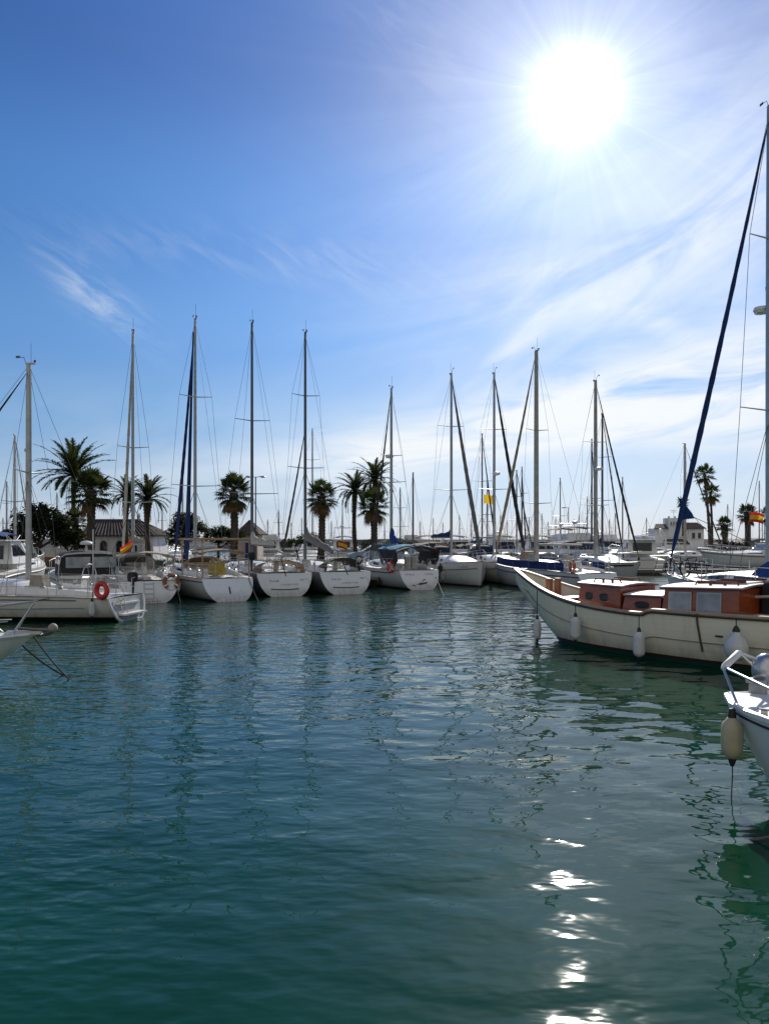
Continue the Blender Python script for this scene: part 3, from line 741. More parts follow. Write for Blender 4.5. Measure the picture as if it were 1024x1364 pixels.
# E and F: sisters with pale half-moon transoms and sides whose shade is painted in as grey
for tag_ in ('E', 'F'):
    if tag_ == 'E':
        S, M_, hd = place_by_mast(379, 794, 336, 6.2); topy = 430
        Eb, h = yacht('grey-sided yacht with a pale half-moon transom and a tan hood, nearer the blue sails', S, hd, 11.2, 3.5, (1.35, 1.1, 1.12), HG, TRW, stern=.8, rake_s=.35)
    else:
        S, M_, hd = place_by_mast(460, 791, 407, 6.2); topy = 443
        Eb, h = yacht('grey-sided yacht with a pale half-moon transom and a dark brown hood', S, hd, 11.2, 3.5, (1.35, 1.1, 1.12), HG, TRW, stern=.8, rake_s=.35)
    coachroof(Eb, h, .40, .86, .38, windows=[(.45, .62, .35, .62)]); cockpit(Eb, h); guard_rails(Eb, h)
    if tag_ == 'E':
        mast_rig(Eb, h, .56, mast_top(topy, M_.y), ((.30, 1.5), (.60, 1.0)), .09, ALUDK, jib=None, boom=True, cover=SAILW, boom_len=4.3, boom_z=2.5, boom_dz=-.1, cover_r=.22)
        arch_cloth(Eb, 'cockpit_hood', TAN, h.x(.16), h.x(.02), 1.15, 1.1, 1.1, 1.6, 1.75)
    else:
        mast_rig(Eb, h, .56, mast_top(topy, M_.y), ((.42, 1.1), (.73, .85)), .09, ALUDK, jib=DARKC, jib_r=.07, jib_t=.97, jib_top=.58, boom=True, cover=GREYC, boom_len=4.3, boom_z=2.75, boom_dz=-.7, cover_r=.24)
        arch_cloth(Eb, 'cockpit_hood', pm('dark brown canvas', (.06, .05, .045), .9), h.x(.14), h.x(.02), .95, 1.1, 1.1, 1.6, 1.85)
    wheel(Eb, h, .12, .5)
    f, ux, up = transom_frame(h); DKL = pm('dark lettering', (.03, .03, .06), .4); REDL = pm('red lettering', (.4, .03, .03), .4)
    strokes(Eb, 'name_lettering', DKL, f(.55, .78), ux, up, .5, .09, 5, 5 if tag_ == 'E' else 9)
    strokes(Eb, 'port_lettering', DKL, f(-.2, .58), ux, up, .9, .07, 11, 6); strokes(Eb, 'registration_lettering', DKL, f(-.95, .82), ux, up, .4, .08, 5, 7)
    strokes(Eb, 'red_mark', REDL, f(-1.22, .66), ux, up, .07, .3, 1, 2)
    sl = MB(); sl.tube([f(-.65, .36), f(-.2, .33), f(.3, .335), f(.75, .37)], .022, 5); sl.build('stern_step', RUBBER, Eb)
    pole = MB().tube([f(-.05 if tag_ == 'E' else -.1, 1.0), f(.1, 1.85) + Vector((.1, 0, 0))], .022, 5); pole.build('flagstaff', BLACK, Eb)
    MB().box((h.x(.3), -.7, h.z(.3) + .45), (.9, .5, .35), taper=.7).build('stowed_gear', SAILW, Eb)
    MB().box((h.x(.34), .8, h.z(.3) + .4), (.6, .4, .3), taper=.8).build('stowed_gear', SAILW, Eb)

# G: round white stern, charcoal cockpit tent under a light blue sheet, radar on the mast
S, M_, hd = place_by_mast(558, 785, 521, 4.9)
Gb, h = yacht('round-sterned white yacht with a charcoal cockpit tent under a light blue sheet', S, hd, 9.4, 3.3, (1.35, 1.08, 1.05), HW, TRW, stern=.7, rake_s=.5)
coachroof(Gb, h, .42, .84, .42, windows=[(.46, .6, .3, .65)]); cockpit(Gb, h); guard_rails(Gb, h)
mast_rig(Gb, h, .52, mast_top(518, M_.y), ((.47, .9), (.62, .7)), .095, ALU, jib=DARKC, jib_r=.075, boom=True, cover=BLUE, boom_len=1.0, boom_z=2.5, radar=mast_top(607, M_.y), cover_r=.3)
bimini(Gb, h, .0, .38, DARKC, 2.45, 1.3, .3, True); sheet = bimini(Gb, h, .1, .44, SKYBLUE, 2.5, 1.1, .22, False); sheet.name = 'sun_sheet'
rb = random.Random(4)
cv = MB()
for sd in (1, -1): cv.grid([[Vector((h.x(.02 + .34 * i / 8), sd * (1.3 - .1 * q + rb.uniform(-.05, .05)), 2.2 - 1.0 * q * (.6 + .4 * math.sin(i * 1.1) ** 2))) for q in (0, .35, .7, 1)] for i in range(9)])
cv.build('side_curtain', DARKC, Gb)
bx_ = MB(); bx_.box((h.x(.04), .55, 1.45), (.3, .3, .7)).box((h.x(.05), .15, 1.45), (.25, .3, .6)); bx_.build('cockpit_locker', SAILW, Gb)
h.rail(Gb, 'rubbing_strake', pm('black stripe', (.02, .02, .025), .4), .035, a=.13, t0=.12, t1=.97)
f, ux, up = transom_frame(h)
swim = MB()
def ogee(o, pts): return [f(y, q) for y, q in pts]
swim.poly(ogee(0, [(.28, .32), (.05, .28), (-.3, .34), (-.42, .46), (-.2, .42), (.05, .4)])); swim.poly(ogee(0, [(-.02, .42), (-.2, .62), (-.34, .6), (-.2, .54)])); swim.poly(ogee(0, [(.3, .26), (.55, .30), (.5, .22)]))
swim.build('leaf_emblem', pm('dark emblem', (.02, .03, .06), .4), Gb, smooth=False)
strokes(Gb, 'name_lettering', DKL, f(-.55, .92), ux, up, .5, .09, 6, 15); strokes(Gb, 'port_lettering', DKL, f(.6, .9), ux, up, .55, .09, 6, 16)
lifebuoy('orange-red lifebuoy hanging under the charcoal cockpit tent', lp(h.loc, h.rz, (h.x(.10) - .3, 1.42, .98)), h.rz + .5, .26, pm('orange-red foam', (.62, .07, .03), .6))

# H and I: bows towards us
def bow_yacht(label, stem_px, stem_y, mast_px, d, L_, topy, spr, jibm, jib_r, **k):
    Yb = EYE * FOC / (stem_y - HOR); Bw = Vector((xat(stem_px, Yb), Yb)); best = None
    for i in range(3000):
        Y = Yb + d * i / 3000; Mv = Vector((xat(mast_px, Y), Y)); e = abs((Mv - Bw).length - d)
        if best is None or e < best[0]: best = (e, Mv)
    Mv = best[1]; hd = (Bw - Mv).normalized(); S = Bw - hd * (L_ - .25)
    t, h = yacht(label, S, hd, L_, k.get('B', 3.4), (1.5, 1.25, 1.1), k.get('hm', HW), TRW, rake_b=.35, rake_s=.4)
    tmm = 1 - (d + .25) / L_
    coachroof(t, h, .3, .80, .45, nose=.5, windows=[(.4, .6, .35, .62)]); cockpit(t, h, .05, .28); guard_rails(t, h)
    mast_rig(t, h, tmm, mast_top(topy, Mv.y), spr, .095, k.get('mm', ALU), jib=jibm, jib_r=jib_r, boom=True, cover=k.get('cover'), boom_len=4.0, boom_z=2.9, radar=k.get('radar'), jib_t=.97, jib_top=k.get('jt', .97))
    h.rail(t, 'sheer_stripe', pm('slate stripe', (.08, .09, .11), .4), .022, a=.22, t0=.05, t1=.97)
    p = h.pt(.93, .16, -1, .012); q = h.pt(.85, .16, -1, .012)
    strokes(t, 'name_lettering', DKL, p.lerp(q, .5), (p - q) * -1 if False else (p - q), (0, 0, 1), .62, .13, 5, k.get('seed', 21))
    return t, h
Hb, hH = bow_yacht('white yacht lying bow-on with a grey furled headsail and navy boom cover', 641, 782, 601, 5.2, 11, 498, ((.38, 1.15), (.72, .9)), GREYC, .13, cover=NAVY, seed=21)
bimini(Hb, hH, .02, .26, TAN, 2.6, 1.3)
sprayhood(Hb, hH, .3, TAN, hgt=.8)
fender('black bow fender hanging on the bow-on yacht with the navy boom cover', lp(hH.loc, hH.rz, hH.pt(.70, .25, -1, .12)) - Vector((0, 0, .45)), .16, .8, RUBBER, .3)
Ib, hI = bow_yacht('white yacht lying bow-on with a black furled headsail', 700, 780, 658, 5.2, 11, 497, ((.38, 1.1), (.70, .9)), DARKC, .12, cover=None, seed=33, radar=zat(631, 50), hm=HC)
sprayhood(Ib, hI, .3, DARKC, hgt=.85); bimini(Ib, hI, .02, .24, DARKC, 2.5, 1.3)

# J: cutter with navy side cloths seen past the wooden boat's bow
Ys = 39; S = Vector((xat(795, Ys), Ys)); best = None
for i in range(3000):
    Y = Ys + 6 * i / 3000; Mv = Vector((xat(715, Y), Y)); e = abs((Mv - S).length - 5.6)
    if best is None or e < best[0]: best = (e, Mv)
Mv = best[1]; hd = (Mv - S).normalized()
Jb, h = yacht('white yacht with a navy rail cloth and orange lifebuoy, behind the wooden boat\'s bow', S, hd, 10.6, 3.3, (1.45, 1.1, 1.0), HB, TRW, tm=.53, rake_s=.6)
coachroof(Jb, h, .40, .84, .45, windows=[(.44, .6, .3, .65)]); cockpit(Jb, h); guard_rails(Jb, h)
mast_rig(Jb, h, .535, mast_top(467, Mv.y), ((.29, .95), (.63, .75)), .13, pm('buff mast paint', (.40, .37, .31), .5), jib=pm('buff furled sail', (.30, .24, .17), .9), jib_r=.10, boom=True, cover=None, boom_len=4.2, jib_top=.975)
cl = MB()
for sd in (1, -1): cl.grid([[h.edge(.1 + .7 * i / 14, sd, .05, q + (.02 * math.sin(i * 2.2) if q > .1 else 0)) for q in (.05, .26, .48)] for i in range(15)])
cl.build('rail_cloth', NAVY, Jb)
h.rail(Jb, 'rubbing_strake', pm('navy stripe', (.02, .03, .10), .4), .03, a=.16, t0=.0, t1=.97)
wheel(Jb, h, .13, .5); MB().box((h.x(.2), .4, h.z(.2) + .55), (.4, .3, .6), taper=.8).box((h.x(.26), -.3, h.z(.2) + .5), (.3, .5, .5), taper=.8).box((h.x(.48), .55, h.z(.4) + .6), (.7, .3, .5)).build('deck_gear', SAILW, Jb)
MB().box((h.x(.60), .1, h.z(.6) + .65), (.7, .9, .5), taper=.8).build('dinghy_chocks', TEAK, Jb)
f, ux, up = transom_frame(h); strokes(Jb, 'name_lettering', DKL, f(.1, .6), ux, up, 1.3, .13, 12, 51)
lifebuoy('orange lifebuoy on the stern rail of the yacht with the navy rail cloth', lp(h.loc, h.rz, (h.x(.04), 1.22, h.z(.05) + .05)), h.rz + .6, .3, pm('worn orange foam', (.50, .13, .06), .6))

# K: grey-white yacht beyond, bow to the right
Yb = 47.0; Bw = Vector((xat(850, Yb), Yb)); best = None
for i in range(3000):
    Y = Yb + 6 * i / 3000; Mv = Vector((xat(793, Y), Y)); e = abs((Mv - Bw).length - 5.0)
    if best is None or e < best[0]: best = (e, Mv)
Mv = best[1]; hd = (Bw - Mv).normalized(); S = Bw - hd * 10.4
Kb, h = yacht('grey-white yacht with black sheer line and radar dome, bow pointing right', S, hd, 10.6, 3.3, (1.35, 1.15, 1.05), hullmat('grey white hull', (.52, .52, .51)), TRW, rake_b=.9)
coachroof(Kb, h, .34, .80, .42, windows=[(.42, .58, .3, .65)]); cockpit(Kb, h, .05, .3); guard_rails(Kb, h)
mast_rig(Kb, h, 1 - 5.2 / 10.6, mast_top(507, Mv.y), ((.31, 1.1), (.66, .9)), .125, pm('buff mast paint', (.40, .37, .31)), jib=DARKC, jib_r=.07, boom=True, cover=None, boom_len=4, radar=zat(625, Mv.y))
h.rail(Kb, 'sheer_stripe', pm('black stripe', (.02, .02, .025)), .05, a=.12, t0=.02, t1=.97)
bimini(Kb, h, .04, .26, NAVY, 2.7, 1.3, .2); 

# A: yacht lying broadside on the left with an open scoop stern
Ya = 26.2; S = Vector((xat(167, Ya), Ya)); hd = Vector((-.985, .17)).normalized()
LA = 10.5
Ab, h = yacht('white yacht broadside at the left edge with an open scoop stern', S, hd, LA, 3.3, (1.2, .88, .80), hullmat('white hull with black bottom', (.66, .67, .64), (.012, .012, .014), (.01, .01, .012), (.10, .16)), pm('shaded scoop gelcoat', (.40, .40, .40), .6, var=.1, dirt=.4), stern=.72, rake_s=.22)  # transom grey stands for the shade inside the scoop
coachroof(Ab, h, .30, .80, .45, wf=.66, nose=.55, windows=[(.42, .49, .32, .68), (.56, .66, .32, .68)]); cockpit(Ab, h, .06, .3); guard_rails(Ab, h, posts=7)
xm = 0
best = None
for i in range(2000):
    d = 3 + 5 * i / 2000; p = S + hd * d; e = abs(CPX + p.x / p.y * FOC - 38)
    if best is None or e < best[0]: best = (e, d, p)
mast_rig(Ab, h, best[1] / LA, mast_top(485, best[2].y), ((.52, 1.0),), .085, ALU, jib=DARKC, jib_r=.07, boom=None, jib_top=.96)
h.rail(Ab, 'sheer_stripe', pm('grey stripe', (.22, .23, .25)), .016, a=.28, t0=.08, t1=.97); h.rail(Ab, 'rubbing_strake', pm('dark stripe', (.06, .06, .07)), .018, a=.1, t0=.1, t1=.97)
# the scoop: rounded lip and steps; the well's shade is painted into the transom
sc = MB(); f, ux, up = transom_frame(h)
lip = [h.pt(0, j / 9, 1) for j in range(0, 8)] + [h.pt(0, j / 9, -1) for j in range(7, -1, -1)]
sc.tube([p + Vector((-.03, 0, 0)) for p in lip], .05, 6); sc.build('scoop_lip', WHITE, Ab)
MB().box(f(.0, .25) + Vector((-.05, 0, 0)), (.42, 1.5, .06)).box(f(0, .62) + Vector((.1, 0, 0)), (.35, 1.5, .06)).build('stern_step', DECK, Ab)
rods(Ab, 'boarding_ladder', STEEL, [[f(.3, .15) + Vector((-.1, 0, 0)), f(.3, .9) + Vector((-.06, 0, 0))], [f(.6, .15) + Vector((-.1, 0, 0)), f(.6, .9) + Vector((-.06, 0, 0))]] + [[f(.3, q) + Vector((-.08, 0, 0)), f(.6, q) + Vector((-.08, 0, 0))] for q in (.25, .5, .75)], .016)
MB().tube([h.edge(.05, 1, .1), h.edge(.05, 1, .1, 2.3)], .022, 6).build('aerial_post', STEEL, Ab)
wheel(Ab, h, .13, .45)
MB().box((h.x(.28), .5, h.z(.3) + .42), (.55, .5, .5), taper=.8).build('deck_box', BEIGE, Ab)
lifebuoy('bright red lifebuoy on the stern rail of the broadside yacht', lp(h.loc, h.rz, h.edge(.012, 1, -.1, .06)), h.rz + 1.35, .225, REDF, pm('red reflective band', (.5, .05, .05), .4))
for i, (tt, lb) in enumerate(((.05, 'white fender beside the aerial post of the broadside yacht'), (.50, 'grey weathered fender under the cabin window of the broadside yacht'))):
    p = lp(h.loc, h.rz, h.pt(tt, .3, 1, .14)); p.z = .22 if i == 0 else .38
    fender(lb, p, .10, .5, FENDW if i == 0 else pm('grey fender vinyl', (.32, .33, .35), .5), .32, lean=(0, .1))
rope('spring_line', 'dark line hanging in a curve along the broadside yacht\'s hull', [lp(h.loc, h.rz, h.pt(.18, .05, 1, .05)), lp(h.loc, h.rz, h.pt(.36, .22, 1, .05)), lp(h.loc, h.rz, h.pt(.55, .36, 1, .06))], .012, ROPED)
outboard('black outboard clamped to the rail at the bow end of the broadside yacht', lp(h.loc, h.rz, h.edge(.80, 1, -.1, .12)), h.rz + 2.6, BLACK, .75)
outboard('small black outboard leaning behind the red lifebuoy', lp(h.loc, h.rz, h.edge(.02, -1, .3, .1)), h.rz + 2.9, BLACK, .8)

for lab, px_, zb_, Y_, mt in (('white fender squeezed between the blue-sailed yacht and its left neighbour', 236.5, .35, 34.4, FENDW), ('dark blue fender between the blue-sailed yacht and the tan-hooded yacht', 330, .3, 36.2, pm('navy fender vinyl', (.02, .03, .10), .5)), ('white fender between the tan-hooded and the brown-hooded yacht', 407, .4, 38.6, FENDW),
        ('white fender on the shaded side of the round-sterned yacht with the charcoal tent', 503.5, .35, 46.5, FENDW), ('grey fender between the charcoal-tented yacht and the navy boom cover yacht', 589, .35, 44.0, pm('grey fender vinyl', (.32, .33, .35), .5))):
    fender(lab, (xat(px_, Y_), Y_, zb_), .12, .55, mt, .35)
for lab, (a, ya), (c, yc) in (('thin stern line slanting into the water between the blue-sailed yacht and its tan-hooded neighbour', (331, 34.6), (345, 33.6)), ('pale stern line slanting into the water left of the navy boom cover yacht\'s hull', (577, 44.0), (592, 36.5)), ('stern line running down from the round-sterned yacht on the left of the row', (233, 34.2), (241, 33.2))):
    rope('mooring_rope', lab, [at(a, HOR + (EYE - 1.0) / ya * FOC, ya), (xat(c, yc), yc, -.05)], .022, ROPE, sag=.05)
# motor cruiser behind it
def motor_yacht(label, loc, rz, L_=9, B=3.1, fly=True, canopy=None, hm=None, group=None, arch=True, cat='motor yacht', fb=(1.7, 1.25, 1.05), hs=1.0, name='motor_yacht', hard=True):
    t = thing(name, label, cat, loc, rz, group)
    h = Hull(L_, B, fb, stern=.9, rake_b=1.3, rake_s=-.1, full=.5, tm=.4, bowp=2.6); h.loc, h.rz, h.t = loc, rz, t
    h.build(t, hm or HW, None, DECK, transom=False); h.rail(t, 'rubbing_strake', pm('dark stripe', (.06, .06, .07)), .04, a=.1)
    coachroof(t, h, .28, .86, .5 * hs, wf=.74, nose=.8, name='foredeck', windows=[(.5, .62, .35, .7)])
    z = h.z(.4) + .3 * hs
    # wheelhouse with raked screen
    B_ = MB(); w = h.b(.4) * .8; x0, x1 = h.x(.16), h.x(.52); hh = 1.15 * hs
    B_.loft([[Vector((x0, -w, z)), Vector((x1, -w * .9, z)), Vector((x1, w * .9, z)), Vector((x0, w, z))], [Vector((x0 + .1, -w * .9, z + hh)), Vector((x1 - hh * .9, -w * .75, z + hh)), Vector((x1 - hh * .9, w * .75, z + hh)), Vector((x0 + .1, w * .9, z + hh))]])
    wh = B_.build('wheelhouse', CABIN, t, smooth=False)
    for sd in (1, -1):
        for (a, c) in ((.06, .46), (.5, .86)):
            q0, q1 = .35, .82; W = MB(); P = lambda u, q: Vector(((x0 + .1 * q) * (1 - u) + (x1 - hh * .9 * q) * u, sd * ((w * (1 - .1 * q)) * (1 - u) + w * (.9 - .15 * q) * u + .005), z + hh * q))
            pts = [P(a, q0), P(c, q0), P(c, q1), P(a, q1)]; W.slab(pts if sd > 0 else pts[::-1], (0, sd * .015, 0)); W.build('window', GLASS, wh, smooth=False)
    W = MB(); P = lambda y, q: Vector((x1 - hh * .9 * q + .01, y * w * (.9 - .15 * q), z + hh * q))
    for a, c in ((-.92, -.34), (-.3, .3), (.34, .92)): W.slab([P(a, .3), P(c, .3), P(c, .85), P(a, .85)], (.015, 0, .012))
    W.build('windscreen', GLASS, wh, smooth=False)
    W = MB(); W.slab([Vector((x0 + .04, y * w * .8, z + q * hh)) for y, q in ((-.8, .1), (.8, .1), (.8, .8), (-.8, .8))], (-.02, 0, 0)); W.build('cabin_door', GLASS, wh, smooth=False)
    zt = z + hh
    if hard: MB().box((.5 * (x0 - .7 + x1 - hh * .8), 0, zt + .03), (x1 - hh * .8 - x0 + .8, w * 1.95, .06)).build('hardtop', CABIN, t)
    if fly:
        B_ = MB(); a, c = x0 - .2, x1 - hh * .9 - .3
        for sd in (1, -1): B_.slab([Vector((a, sd * w * .88, zt + .05)), Vector((c, sd * w * .7, zt + .05)), Vector((c - .3, sd * w * .7, zt + .6)), Vector((a, sd * w * .88, zt + .42))], (0, -sd * .06, 0))
        B_.slab([Vector((c, -w * .7, zt + .05)), Vector((c, w * .7, zt + .05)), Vector((c - .3, w * .7, zt + .62)), Vector((c - .3, -w * .7, zt + .62))], (-.06, 0, 0)); B_.build('flybridge', CABIN, t, smooth=False)
    if canopy:
        zz = zt + (1.25 if fly else .5)
        bm = MB(); rows = [[Vector((x0 - .6 + (x1 - hh - x0 + .4) * i / 5, w * .85 * y, zz - .15 * y * y - .12 * (abs(i - 2.5) / 2.5) ** 2)) for y in (-1, -.6, 0, .6, 1)] for i in range(6)]
        bm.grid(rows); bm.grid([[p - Vector((0, 0, .03)) for p in r_[::-1]] for r_ in rows]); co = bm.build('canopy', canopy, t)
        rods(co, 'canopy_frame', STEEL, [[Vector((x, sd * w * .85, zt + .0)), Vector((x2, sd * w * .85, zz - .2))] for sd in (1, -1) for x, x2 in ((x0, x0 - .4), (x0 + .5, x0 - .3), (x0 + .9, x1 - hh - .3))], .016)
    if arch:
        A = MB()
        zz = zt + (.75 if not canopy else 1.45)
        A.tube([Vector((x0 + .1, -w * .9, zt)), Vector((x0 - .25, -w * .8, zz)), Vector((x0 - .25, w * .8, zz)), Vector((x0 + .1, w * .9, zt))], .04, 6)
        ao = A.build('radar_arch', CABIN, t)
        MB().lathe((x0 - .25, .1, zz + .05), [(.03, 0), (.25, .03), (.28, .1), (.2, .2), (.03, .24)], 12).build('radar_dome', WHITE, ao)
        rods(ao, 'aerial', ALUDK, [[(x0 - .25, -w * .6, zz), (x0 - .5, -w * .6, zz + 1.6)], [(x0 - .25, w * .6, zz), (x0 - .4, w * .6, zz + 1.1)]], .009, 4)
    sg = []
    for sd in (1, -1):
        st = [.5 + .46 * i / 5 for i in range(6)]
        sg += [[h.edge(q, sd, .08), h.edge(q, sd, .08, .6)] for q in st]; sg.append([h.edge(q, sd, .08, .6) for q in st] + [Vector((h.x(1), 0, h.z(1) + .62))])
    rods(t, 'bow_rail', STEEL, sg, .014)
    MB().box((h.x(0) - .3, 0, .28), (.7, B * .75, .08)).build('swim_platform', TEAK, t)
    return t, h
loc, rz = (xat(90, 37.0), 38.6, 0), R(118)
mc = thing('motor_yacht', 'white motor cruiser with a black canvas cockpit enclosure behind the broadside yacht', 'motor yacht', loc, rz)
h = Hull(8.4, 3.1, (1.35, 1.05, 1.0), stern=.9, rake_b=1.1, rake_s=-.1, full=.5, tm=.4, bowp=2.6); h.loc, h.rz = loc, rz
h.build(mc, HW, None, DECK, transom=False); h.rail(mc, 'rubbing_strake', pm('dark stripe', (.06, .06, .07)), .04, a=.1)
coachroof(mc, h, .36, .88, .5, wf=.76, nose=.7, name='foredeck', windows=[(.5, .62, .35, .7)])
B_ = MB(); rows = []
for i in range(9):
    q = i / 8; x = h.x(.02) + 3.2 * q; k = (1 - .12 * (1 - q) ** 3) * (1 if q < .8 else 1 - .5 * ((q - .8) / .2) ** 1.5); hh = 1.2 * k
    rows.append([Vector((x, y * 1.35 * (1 if q < .8 else 1 - .1 * (q - .8) * 5), 1.02 + z * hh)) for y, z in ((-1, 0), (-.98, .45), (-.93, .85), (-.8, .97), (-.4, 1.02), (0, 1.03), (.4, 1.02), (.8, .97), (.93, .85), (.98, .45), (1, 0))])
B_.loft(rows, closed_ring=True); cn = B_.build('canvas_enclosure', DARKC, mc)
CLEAR = pm('clear vinyl', (.30, .32, .35), .12, var=.3)
for a, c in ((-.9, -.1), (.0, .85)): MB().slab([Vector((h.x(.02) - .02, 1.35 * y * .93, 1.02 + 1.05 * z)) for y, z in ((a, .42), (c, .42), (c, .9), (a, .9))], (-.012, 0, 0)).build('vinyl_window', CLEAR, cn, smooth=False)
for sd in (1, -1):
    for a, c in ((.1, .42), (.47, .74)):
        pts = [Vector((h.x(.02) + 3.2 * u, sd * (1.35 * (.985 - .05 * z) + .006), 1.02 + 1.2 * z)) for u, z in ((a, .42), (c, .42), (c, .84), (a, .84))]; MB().slab(pts if sd > 0 else pts[::-1], (0, sd * .012, 0)).build('vinyl_window', CLEAR, cn, smooth=False)
rods(cn, 'hoop', STEEL, [[p + Vector((-.03, p.y * .02, .03)) for p in rows[0]]], .022)
MB().tube([(h.x(.02) + 1.6, 0, 2.2), (h.x(.02) + 1.6, 0, 2.5)], .05, 8).lathe((h.x(.02) + 1.6, 0, 2.5), [(.05, 0), (.28, .03), (.3, .1), (.22, .18), (.05, .22)], 12).build('radar_dome', WHITE, mc)
MB().box((h.x(0) - .25, 0, .30), (.6, 2.4, .08)).build('swim_platform', TEAK, mc); MB().box((h.x(.01), 0, 1.05), (.5, 2.7, .14)).build('stern_seat', CABIN, mc)
sg = []
for sd in (1, -1):
    st = [.5 + .46 * i / 5 for i in range(6)]; sg += [[h.edge(q, sd, .08), h.edge(q, sd, .08, .6)] for q in st]; sg.append([h.edge(q, sd, .08, .6) for q in st] + [Vector((h.x(1), 0, h.z(1) + .62))])
rods(mc, 'bow_rail', STEEL, sg, .014)
p = lp(loc, rz, (h.x(.0), -1.3, 1.3)); flag('red and yellow Spanish flag flying from the motor cruiser\'s canvas enclosure', p, .55, .42, (1, .1, .35), SPAIN, 1.1, -.35)
# ------------------------------------------------------------------ N: the wooden motor boat on the right
hd = Vector((-.66, .75)).normalized()
WLs = Vector((xat(745, 20.9), 20.9))             # stem at the waterline
LN = 11.6; over = 1.55
stern_pt = WLs + hd * over - hd * LN
loc, rz = pose(stern_pt, hd, LN)
HN = hullmat('cream painted planks', (.88, .81, .64), (.05, .035, .025), (.008, .07, .055), (.06, .15), rough=.28, seams=7.5)
N = thing('wooden_motor_boat', 'cream wooden boat with varnished mahogany cabins and a high curved bow', 'wooden boat', loc, rz)
class NHull(Hull):
    def z(s, t):
        u = (1 - t) * s.L           # metres aft of the stem head
        base = 1.05 + .85 * math.exp(-((u / 1.75) ** 1.35))
        step = .11 / (1 + math.exp((5.0 - u) / .05))
        return base + step + .05 * max(0, u - 5) / 6
h = NHull(LN, 3.1, stern=.6, rake_b=1.75, rake_s=.2, draft=.6, tm=.45, full=.62, bowp=2.0, bpow=.85); h.loc, h.rz = loc, rz
U = lambda u: 1 - u / LN
def shell(parent, ts, name, mat, m=12):
    B_ = MB(); B_.grid([[h.pt(t, j / m, 1) for j in range(m + 1)] + [h.pt(t, j / m, -1) for j in range(m - 1, -1, -1)] for t in ts])
    B_.f.append(tuple(range(2 * m + 1))); B_.m.append(0)
    return B_.build(name, mat, parent, ang=50)
ts = sorted(set([0, .02, .05] + [i / 40 for i in range(4, 40)] + [U(4.85), U(4.95), U(5.0), U(5.05), U(5.15)] + [.985, .993, 1.0]))
shell(N, ts, 'hull', HN)
# bulwark inside and deck, dropped below the rail
drop = lambda t: .10 + .34 * max(0, 1 - (1 - t) * LN / 2.6) ** .8
B_ = MB()
for sd in (1, -1):
    rows = [[Vector((h.x(t), sd * max(.0, h.b(t) - .05), h.z(t) - .01)), Vector((h.x(t) - .05, sd * max(0, h.b(t) - .09), h.z(t) - drop(t)))] for t in ts if t > .02]
    B_.grid(rows if sd > 0 else [r_[::-1] for r_ in rows])
B_.build('bulwark', pm('cream bulwark paint', (.66, .62, .50), .45, var=.1, dirt=.3), N)
D = MB(); D.grid([[Vector((h.x(t) - .05, max(0, h.b(t) - .07) * k, h.z(t) - drop(t) + .006 + .03 * (1 - k * k))) for k in (-1, -.5, 0, .5, 1)] for t in ts if t > .02]); D.build('deck', DECK, N)
# cap rail of varnished wood with a dark rubbing edge, strake lines
B_ = MB()
for sd in (1, -1):
    B_.loft([[Vector((h.x(t), sd * (h.b(t) + .045), h.z(t) + .0)), Vector((h.x(t), sd * (h.b(t) + .045), h.z(t) + .035)), Vector((h.x(t), sd * max(.0, h.b(t) - .085), h.z(t) + .04)), Vector((h.x(t), sd * max(.0, h.b(t) - .085), h.z(t) + .002))] for t in ts])
B_.build('cap_rail', woodmat('pale varnished rail', (.42, .30, .19), (.55, .42, .28), .4), N)
B_ = MB()
for sd in (1, -1): B_.tube([h.pt(t, .035, sd, .022) for t in ts], .028, 6)
B_.build('rubbing_strake', woodmat('dark brown strake', (.06, .03, .018), (.10, .05, .03), .4), N)
B_ = MB()
for sd in (1, -1): B_.tube([h.pt(t, .30 - .02 * t, sd, .006) for t in ts if t < .985], .014, 5)
B_.build('plank_line', pm('grey plank line', (.24, .23, .20), .5), N)
